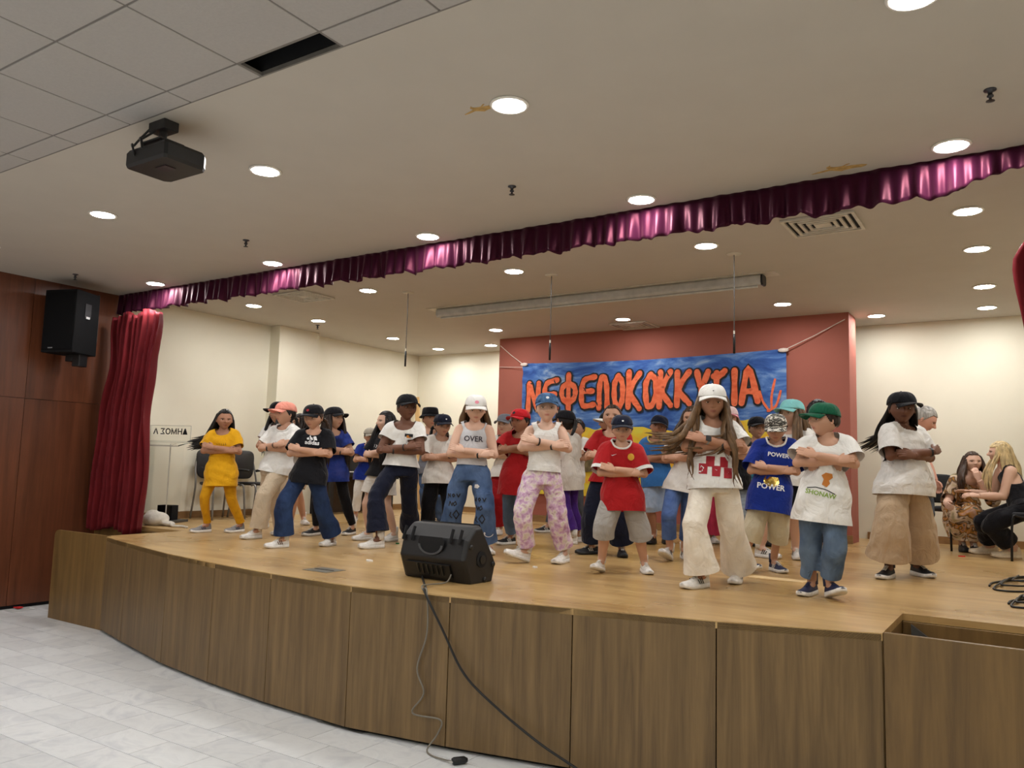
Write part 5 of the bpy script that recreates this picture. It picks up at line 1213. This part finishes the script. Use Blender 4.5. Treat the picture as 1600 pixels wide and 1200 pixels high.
# profile across the depth (y, z): back face towards the hall
prof = [(-.10, .0), (-.17, .16), (-.135, .30), (-.05, .385), (.02, .39), (.2, .12), (.16, .0)]
def wedge(x0, x1, k0=.9):
    cy, cz = .0, .19; r = []
    for x, k in ((x0, k0), (x0+.03, 1), (x1-.03, 1), (x1, k0)): r.append([(x, cy+(y-cy)*k, max(0, cz+(z-cz)*k) if z > 0 else 0.0) for y, z in prof])
    return r
mc = G().loft(wedge(-.305, .305)).build('cabinet', plain('black_monitor_plastic', (19, 19, 22), .5, var=.15, scale=80), mo, bevel=.01)
G().lathe([(.055, 0), (.055, .003), (.04, .004)], 20).build('pole_socket', M_dark, mc).matrix_local = Matrix.Translation((.307, .02, .16)) @ Matrix.Rotation(PI/2, 4, 'Y')
G().lathe([(.03, .004), (.03, .012), (.016, .013)], 16).build('pole_ring', M_black, mc).matrix_local = Matrix.Translation((.307, .02, .16)) @ Matrix.Rotation(PI/2, 4, 'Y')
rotb = Matrix.Rotation(math.atan2(.035, .14), 3, 'X')
G().loft([[(.12*k*math.cos(a), -.162-t*.3, .262+.085*k*min(.5, math.sin(a)*1.0)) for a in [2*PI*q/24 for q in range(24)]] for k, t in ((1, 0), (1, .012))]).build('handle_recess', M_dark, mc)
G().loft([[(.115*math.cos(a)*k, -.172-.002*k, .25-.07*math.sin(a)*k) for a in [PI*q/14 for q in range(15)]] for k in (1, .82)], cap=False, closed=False).build('handle_lip', plain('grey_handle', (74, 76, 80), .35), mc, True)
for x in (-.27, -.19, .17, .25): G().box((x, -.146, .315), (.012, .02, .1), Matrix.Rotation(-.35, 3, 'X')).build('rib_slot', M_dark, mc)
G().box((-.03, -.142, .075), (.4, .012, .1), Matrix.Rotation(.4, 3, 'X')).build('amplifier_plate', plain('dark_panel', (14, 14, 15), .5), mc)
for k in range(6): G().box((-.12+.045*k, -.152, .08), (.007, .02, .07), Matrix.Rotation(.4, 3, 'X')).build('cooling_fin', plain('fin_metal', (60, 58, 52), .4, .5), mc)
for q in ((.308, -.1, .25), (.308, .15, .12), (.308, .06, .02), (.295, .0, .35)): G().ell(q, (.012, .02, .02), 10, 6).build('corner_bumper', M_black, mc)
G().box((0, .115, .26), (.54, .012, .32), Matrix.Rotation(math.radians(33.7), 3, 'X')).build('grille', plain('black_speaker_mesh', (16, 17, 20)), mo)
# cables from the monitor down the front of the stage
def front_y(x): return edge_y(x)-.012
def cable(name, pts, r, mat, label): return tag(G().tube(catmull(pts, 7), r, 7).build(name, mat, None, True), label, 'cable')
q = [on_y(x, y, front_y(-3.2)-.01) for x, y in ((664, 925), (690, 985), (720, 1055), (765, 1110), (820, 1165), (862, 1200), (905, 1240))]
q = [V((p.x, front_y(p.x)-.012-.05*k/6, max(p.z, .012))) for k, p in enumerate(q)]
cable('black_cable', [on_z(654, 888, SZ+.05), on_z(660, 903, SZ+.012), on_z(664, 915, SZ+.012), on_z(665, 921, SZ+.01)] + q, .0075, plain('black_rubber_cable', (16, 15, 15), .5), 'black cable running from the stage monitor diagonally down the stage front')
q = [on_y(x, y, front_y(-3.4)-.01) for x, y in ((662, 925), (662, 990), (648, 1045), (657, 1085), (641, 1115), (680, 1128), (676, 1150))]
q = [V((p.x, front_y(p.x)-.012, max(p.z, .012))) for p in q]; e0 = on_z(672, 1172, .012); e1 = on_z(700, 1185, .012); e2 = on_z(722, 1188, .015)
cable('grey_cable', [on_z(705, 898, SZ+.06), on_z(697, 910, SZ+.016), on_z(675, 913, SZ+.012), on_z(660, 915, SZ+.026), on_z(661, 922, SZ+.014)] + q + [V((e0.x, e0.y-.03, .012)), e1-V((0, .03, 0)), e2-V((0, .02, 0))], .0052, plain('grey_flex_cable', (120, 114, 102), .5), 'thin grey mains cable hanging in curves down the stage front')
pl_ = empty('plug_socket', (e2.x, e2.y-.03, 0), -.6, 'black rubber mains coupling lying on the marble floor', 'plug')
G().tube([(0, .05, .02), (0, .03, .022), (0, -.03, .022), (0, -.04, .02)], [.012, .022, .022, .018], 12).build('coupling', M_black, pl_, True)
for sx in (-1, 1): G().tube([(sx*.008, -.04, .02), (sx*.008, -.065, .02)], .003, 6).build('pin', M_alu, pl_)
# coiled cable on the stage at the right
for k, (px, py, hw, hh, l) in enumerate(((1602, 917, 56, 9, 'black cable coil on the stage floor nearest the seated people'), (1612, 945, 36, 7, 'black cable coil at the right edge of the stage floor'))):
    pts = []
    for i in range(40):
        a = 2*PI*i/13+PI; s_ = 1-.28*(i//13)+.05*math.sin(i*1.3)
        p = on_z(px+hw*s_*math.cos(a), py-3*(i//13)+hh*s_*math.sin(a), SZ); pts.append((p.x, p.y, SZ+.008+.012*(i//13)))
    tag(G().tube(catmull(pts, 4), .0075, 6).build('cable_coil', plain('black_rubber_cable', (16, 15, 15)), None, True), l, 'cable', None)
# ------------------------------------------------------------------ left rear: chairs, lectern, bag, piano, plank
def stack_chair(x, y, rz, label, arms=False):
    e = empty('stacking_chair', (x, y, SZ), rz, label, 'chair', 'stacking chairs by the left wall')
    M_t = plain('grey_tube_steel', (132, 130, 126), .35, .6); M_p = plain('black_shell_plastic', (28, 28, 30), .5)
    for sx in (-1, 1):
        G().tube(catmull([(sx*.25, .24, 0), (sx*.235, .2, .42), (sx*.23, .12, .45)], 4), .013, 8).build('leg', M_t, e, True)
        G().tube(catmull([(sx*.25, -.25, 0), (sx*.235, -.2, .42), (sx*.225, -.24, .66), (sx*.2, -.27, .8)], 4), .013, 8).build('leg', M_t, e, True)
        if arms: G().tube(catmull([(sx*.24, -.24, .64), (sx*.27, -.1, .66), (sx*.27, .1, .65)], 4), .018, 8).build('armrest', M_p, e, True)
    G().loft([[(.235*k*math.copysign(abs(math.cos(a))**.7, math.cos(a)), .23*k*math.copysign(abs(math.sin(a))**.7, math.sin(a)), z) for a in [2*PI*q/28 for q in range(28)]] for k, z in ((.92, .45), (1, .46), (1, .485), (.95, .49))]).build('seat', M_p, e, True)
    rings = [[((.21+.02*math.sin(a))*k*math.copysign(abs(math.cos(a))**.5, math.cos(a)), -.235-t-.05*(math.sin(a)*.2), .73+.2*k*math.copysign(abs(math.sin(a))**.5, math.sin(a))) for a in [2*PI*q/28 for q in range(28)]] for t, k in ((0, .93), (.008, 1), (.022, 1), (.03, .93))]
    G().loft(rings).build('backrest', M_p, e, True)
stack_chair(-9.22, 6.92, math.radians(-92), 'black stacking chair with grey legs behind the mustard yellow outfit')
stack_chair(-9.22, 7.52, math.radians(-80), 'black stacking chair with armrests against the left wall', True)
def acrylic():
    m, nt, b, N, L = _new('clear_acrylic'); b.inputs['Base Color'].default_value = (.97, .98, .97, 1); b.inputs['Transmission Weight'].default_value = 1
    b.inputs['Roughness'].default_value = .02; b.inputs['IOR'].default_value = 1.12
    return m
M_ac = acrylic(); M_ace = plain('acrylic_edge', (206, 204, 192), .3)
lc = empty('lectern', (-9.2, 6.02, SZ), math.radians(25), 'clear acrylic lectern with black lettering half behind the curtain', 'lectern')
G().box((0, 0, .015), (.6, .4, .03)).build('foot_plate', plain('dark_base', (66, 62, 58), .5), lc, bevel=.004)
for sx in (-1, 1):
    p = G().box((sx*.2, 0, .5), (.012, .3, .94)).build('side_panel', M_ac, lc); G().box((sx*.2, -.151, .5), (.013, .004, .94)).build('edge', M_ace, p)
p = G().box((0, -.14, .55), (.4, .01, .8)).build('front_panel', M_ac, lc); G().box((0, -.14, .952), (.4, .012, .006)).build('edge', M_ace, p)
tp = G().box((0, 0, .98), (.62, .36, .012), Matrix.Rotation(.2, 3, 'X')).build('reading_top', M_ac, lc); G().box((0, -.178, .944), (.62, .006, .014)).build('edge', M_ace, tp)
p = G().box((0, .16, 1.1), (.56, .008, .22)).build('sign_panel', M_ac, lc)
for z in (.99, 1.21): G().box((0, .155, z), (.56, .012, .006)).build('edge', M_ace, p)
for x in (-.28, .28): G().box((x, .155, 1.1), (.006, .012, .22)).build('edge', M_ace, p)
tv, tf = text_mesh('ΔΗΜΟΣ Α', .1, bold=.0025)
G().add([(-x*1.0, .15, 1.13+y) for x, y, z in tv], tf).build('lettering', PRB, p)
G().add([(-x*1.0, .15, 1.04-y*.7) for x, y, z in tv], tf).build('lettering_reflection', plain('grey_lettering', (176, 172, 160), .6), p) if False else None
G().box((.12, .02, .12), (.2, .14, .18)).build('foot_block', M_blackm, lc, bevel=.004)
bg = empty('cloth_bag', (-8.78, 5.72, SZ), 0, 'white cloth bag slumped on the stage floor by the curtain', 'bag')
bgv, bgf = remesh(G().ell((0, 0, .07), (.2, .14, .085), 16, 10).ell((.2, .02, .03), (.16, .06, .03), 14, 8).ell((-.1, .03, .1), (.1, .1, .08), 12, 8), .014, 3)
bgv[:, 2] = np.maximum(bgv[:, 2], .001)
link('bag_body', to_mesh('bag_body', folds(bgv, bgf, .008, 4), bgf, cloth('white_canvas', (214, 208, 196))), bg)
G().tube(catmull([(.28, .02, .04), (.4, -.04, .02), (.5, .02, .015), (.62, .0, .012)], 5), .014, 8).build('strap', cloth('white_canvas', (214, 208, 196)), bg, True)
pi = empty('upright_piano', (-9.3, 9.45, SZ), math.radians(-90), 'black upright piano against the left stage wall behind the white trousers', 'piano')
G().box((0, -.13, .78), (1.4, .26, .42)).build('upper_case', M_black, pi, bevel=.006)
G().box((0, -.11, 1.0), (1.44, .32, .03)).build('lid', M_black, pi, bevel=.004)
G().box((0, .16, .62), (1.4, .34, .06)).build('key_bed', M_black, pi, bevel=.004)
kb = G().box((0, .2, .658), (1.24, .14, .018)).build('keyboard', plain('ivory_keys', (226, 222, 210), .3), pi)
bk_ = G()
for k in range(36):
    if k % 7 not in (2, 6): bk_.box((-.6+k*.0343, .165, .672), (.014, .08, .014))
tag(bk_.build('black_keys', M_black, kb), kind='stuff')
G().box((0, .05, .76), (1.3, .02, .16)).build('fallboard', M_black, pi)
for sx in (-1, 1):
    G().box((sx*.68, -.02, .4), (.05, .3, .8)).build('side', M_black, pi); G().box((sx*.68, .28, .3), (.06, .06, .6)).build('leg', M_black, pi)
    
G().box((0, -.2, .3), (1.3, .03, .6)).build('lower_panel', plain('dark_brown_panel', (70, 54, 38), .6), pi)
tag(G().box((-9.34, 11.2, SZ+1.0), (.09, .03, 2.06), Matrix.Rotation(-.09, 3, 'Y')).build('wooden_plank', wood('pine_plank', (190, 150, 96), (216, 180, 126))), 'pale wooden plank leaning in the rear left corner', 'plank')
# scraps of paper and tape on the stage floor
for k, (px, py, s, c, l) in enumerate(((1215, 905, .2, (206, 176, 128), 'pale strip of tape stuck to the stage floor beside the khaki shorts'), (577, 877, .035, (232, 230, 226), 'crumpled white paper scrap on the stage left of the monitor'), (836, 887, .02, (232, 230, 226), 'tiny white paper scrap before the tie-dye trousers'),
                                  (1503, 870, .03, (206, 50, 44), 'small red scrap on the floor by the seated people'), (621, 850, .02, (40, 120, 70), 'small green scrap on the stage behind the monitor'))):
    p = on_z(px, py, SZ); pts = [(p.x+s*(1+.2*math.sin(5*t+k))*math.cos(t), p.y+s*.5*(1+.2*math.sin(3*t))*math.sin(t)) for t in [2*PI*q/9 for q in range(9)]] if k else [(p.x-.22, p.y-.06), (p.x+.2, p.y-.08), (p.x+.24, p.y+.06), (p.x-.2, p.y+.08)]
    tag(G().prism(pts, SZ, SZ+.003 if k == 0 else SZ+.012).build('paper_scrap' if k else 'floor_tape', plain('scrap_%d' % k, c, .8)), l, 'scrap' if k else 'tape')
p = on_z(28, 950, 0); tag(G().prism([(p.x-.04, p.y-.03), (p.x+.05, p.y-.02), (p.x+.03, p.y+.04), (p.x-.03, p.y+.03)], 0, .012).build('paper_scrap', plain('scrap_red', (200, 40, 40), .8)), 'small red scrap at the foot of the wooden wall', 'scrap')
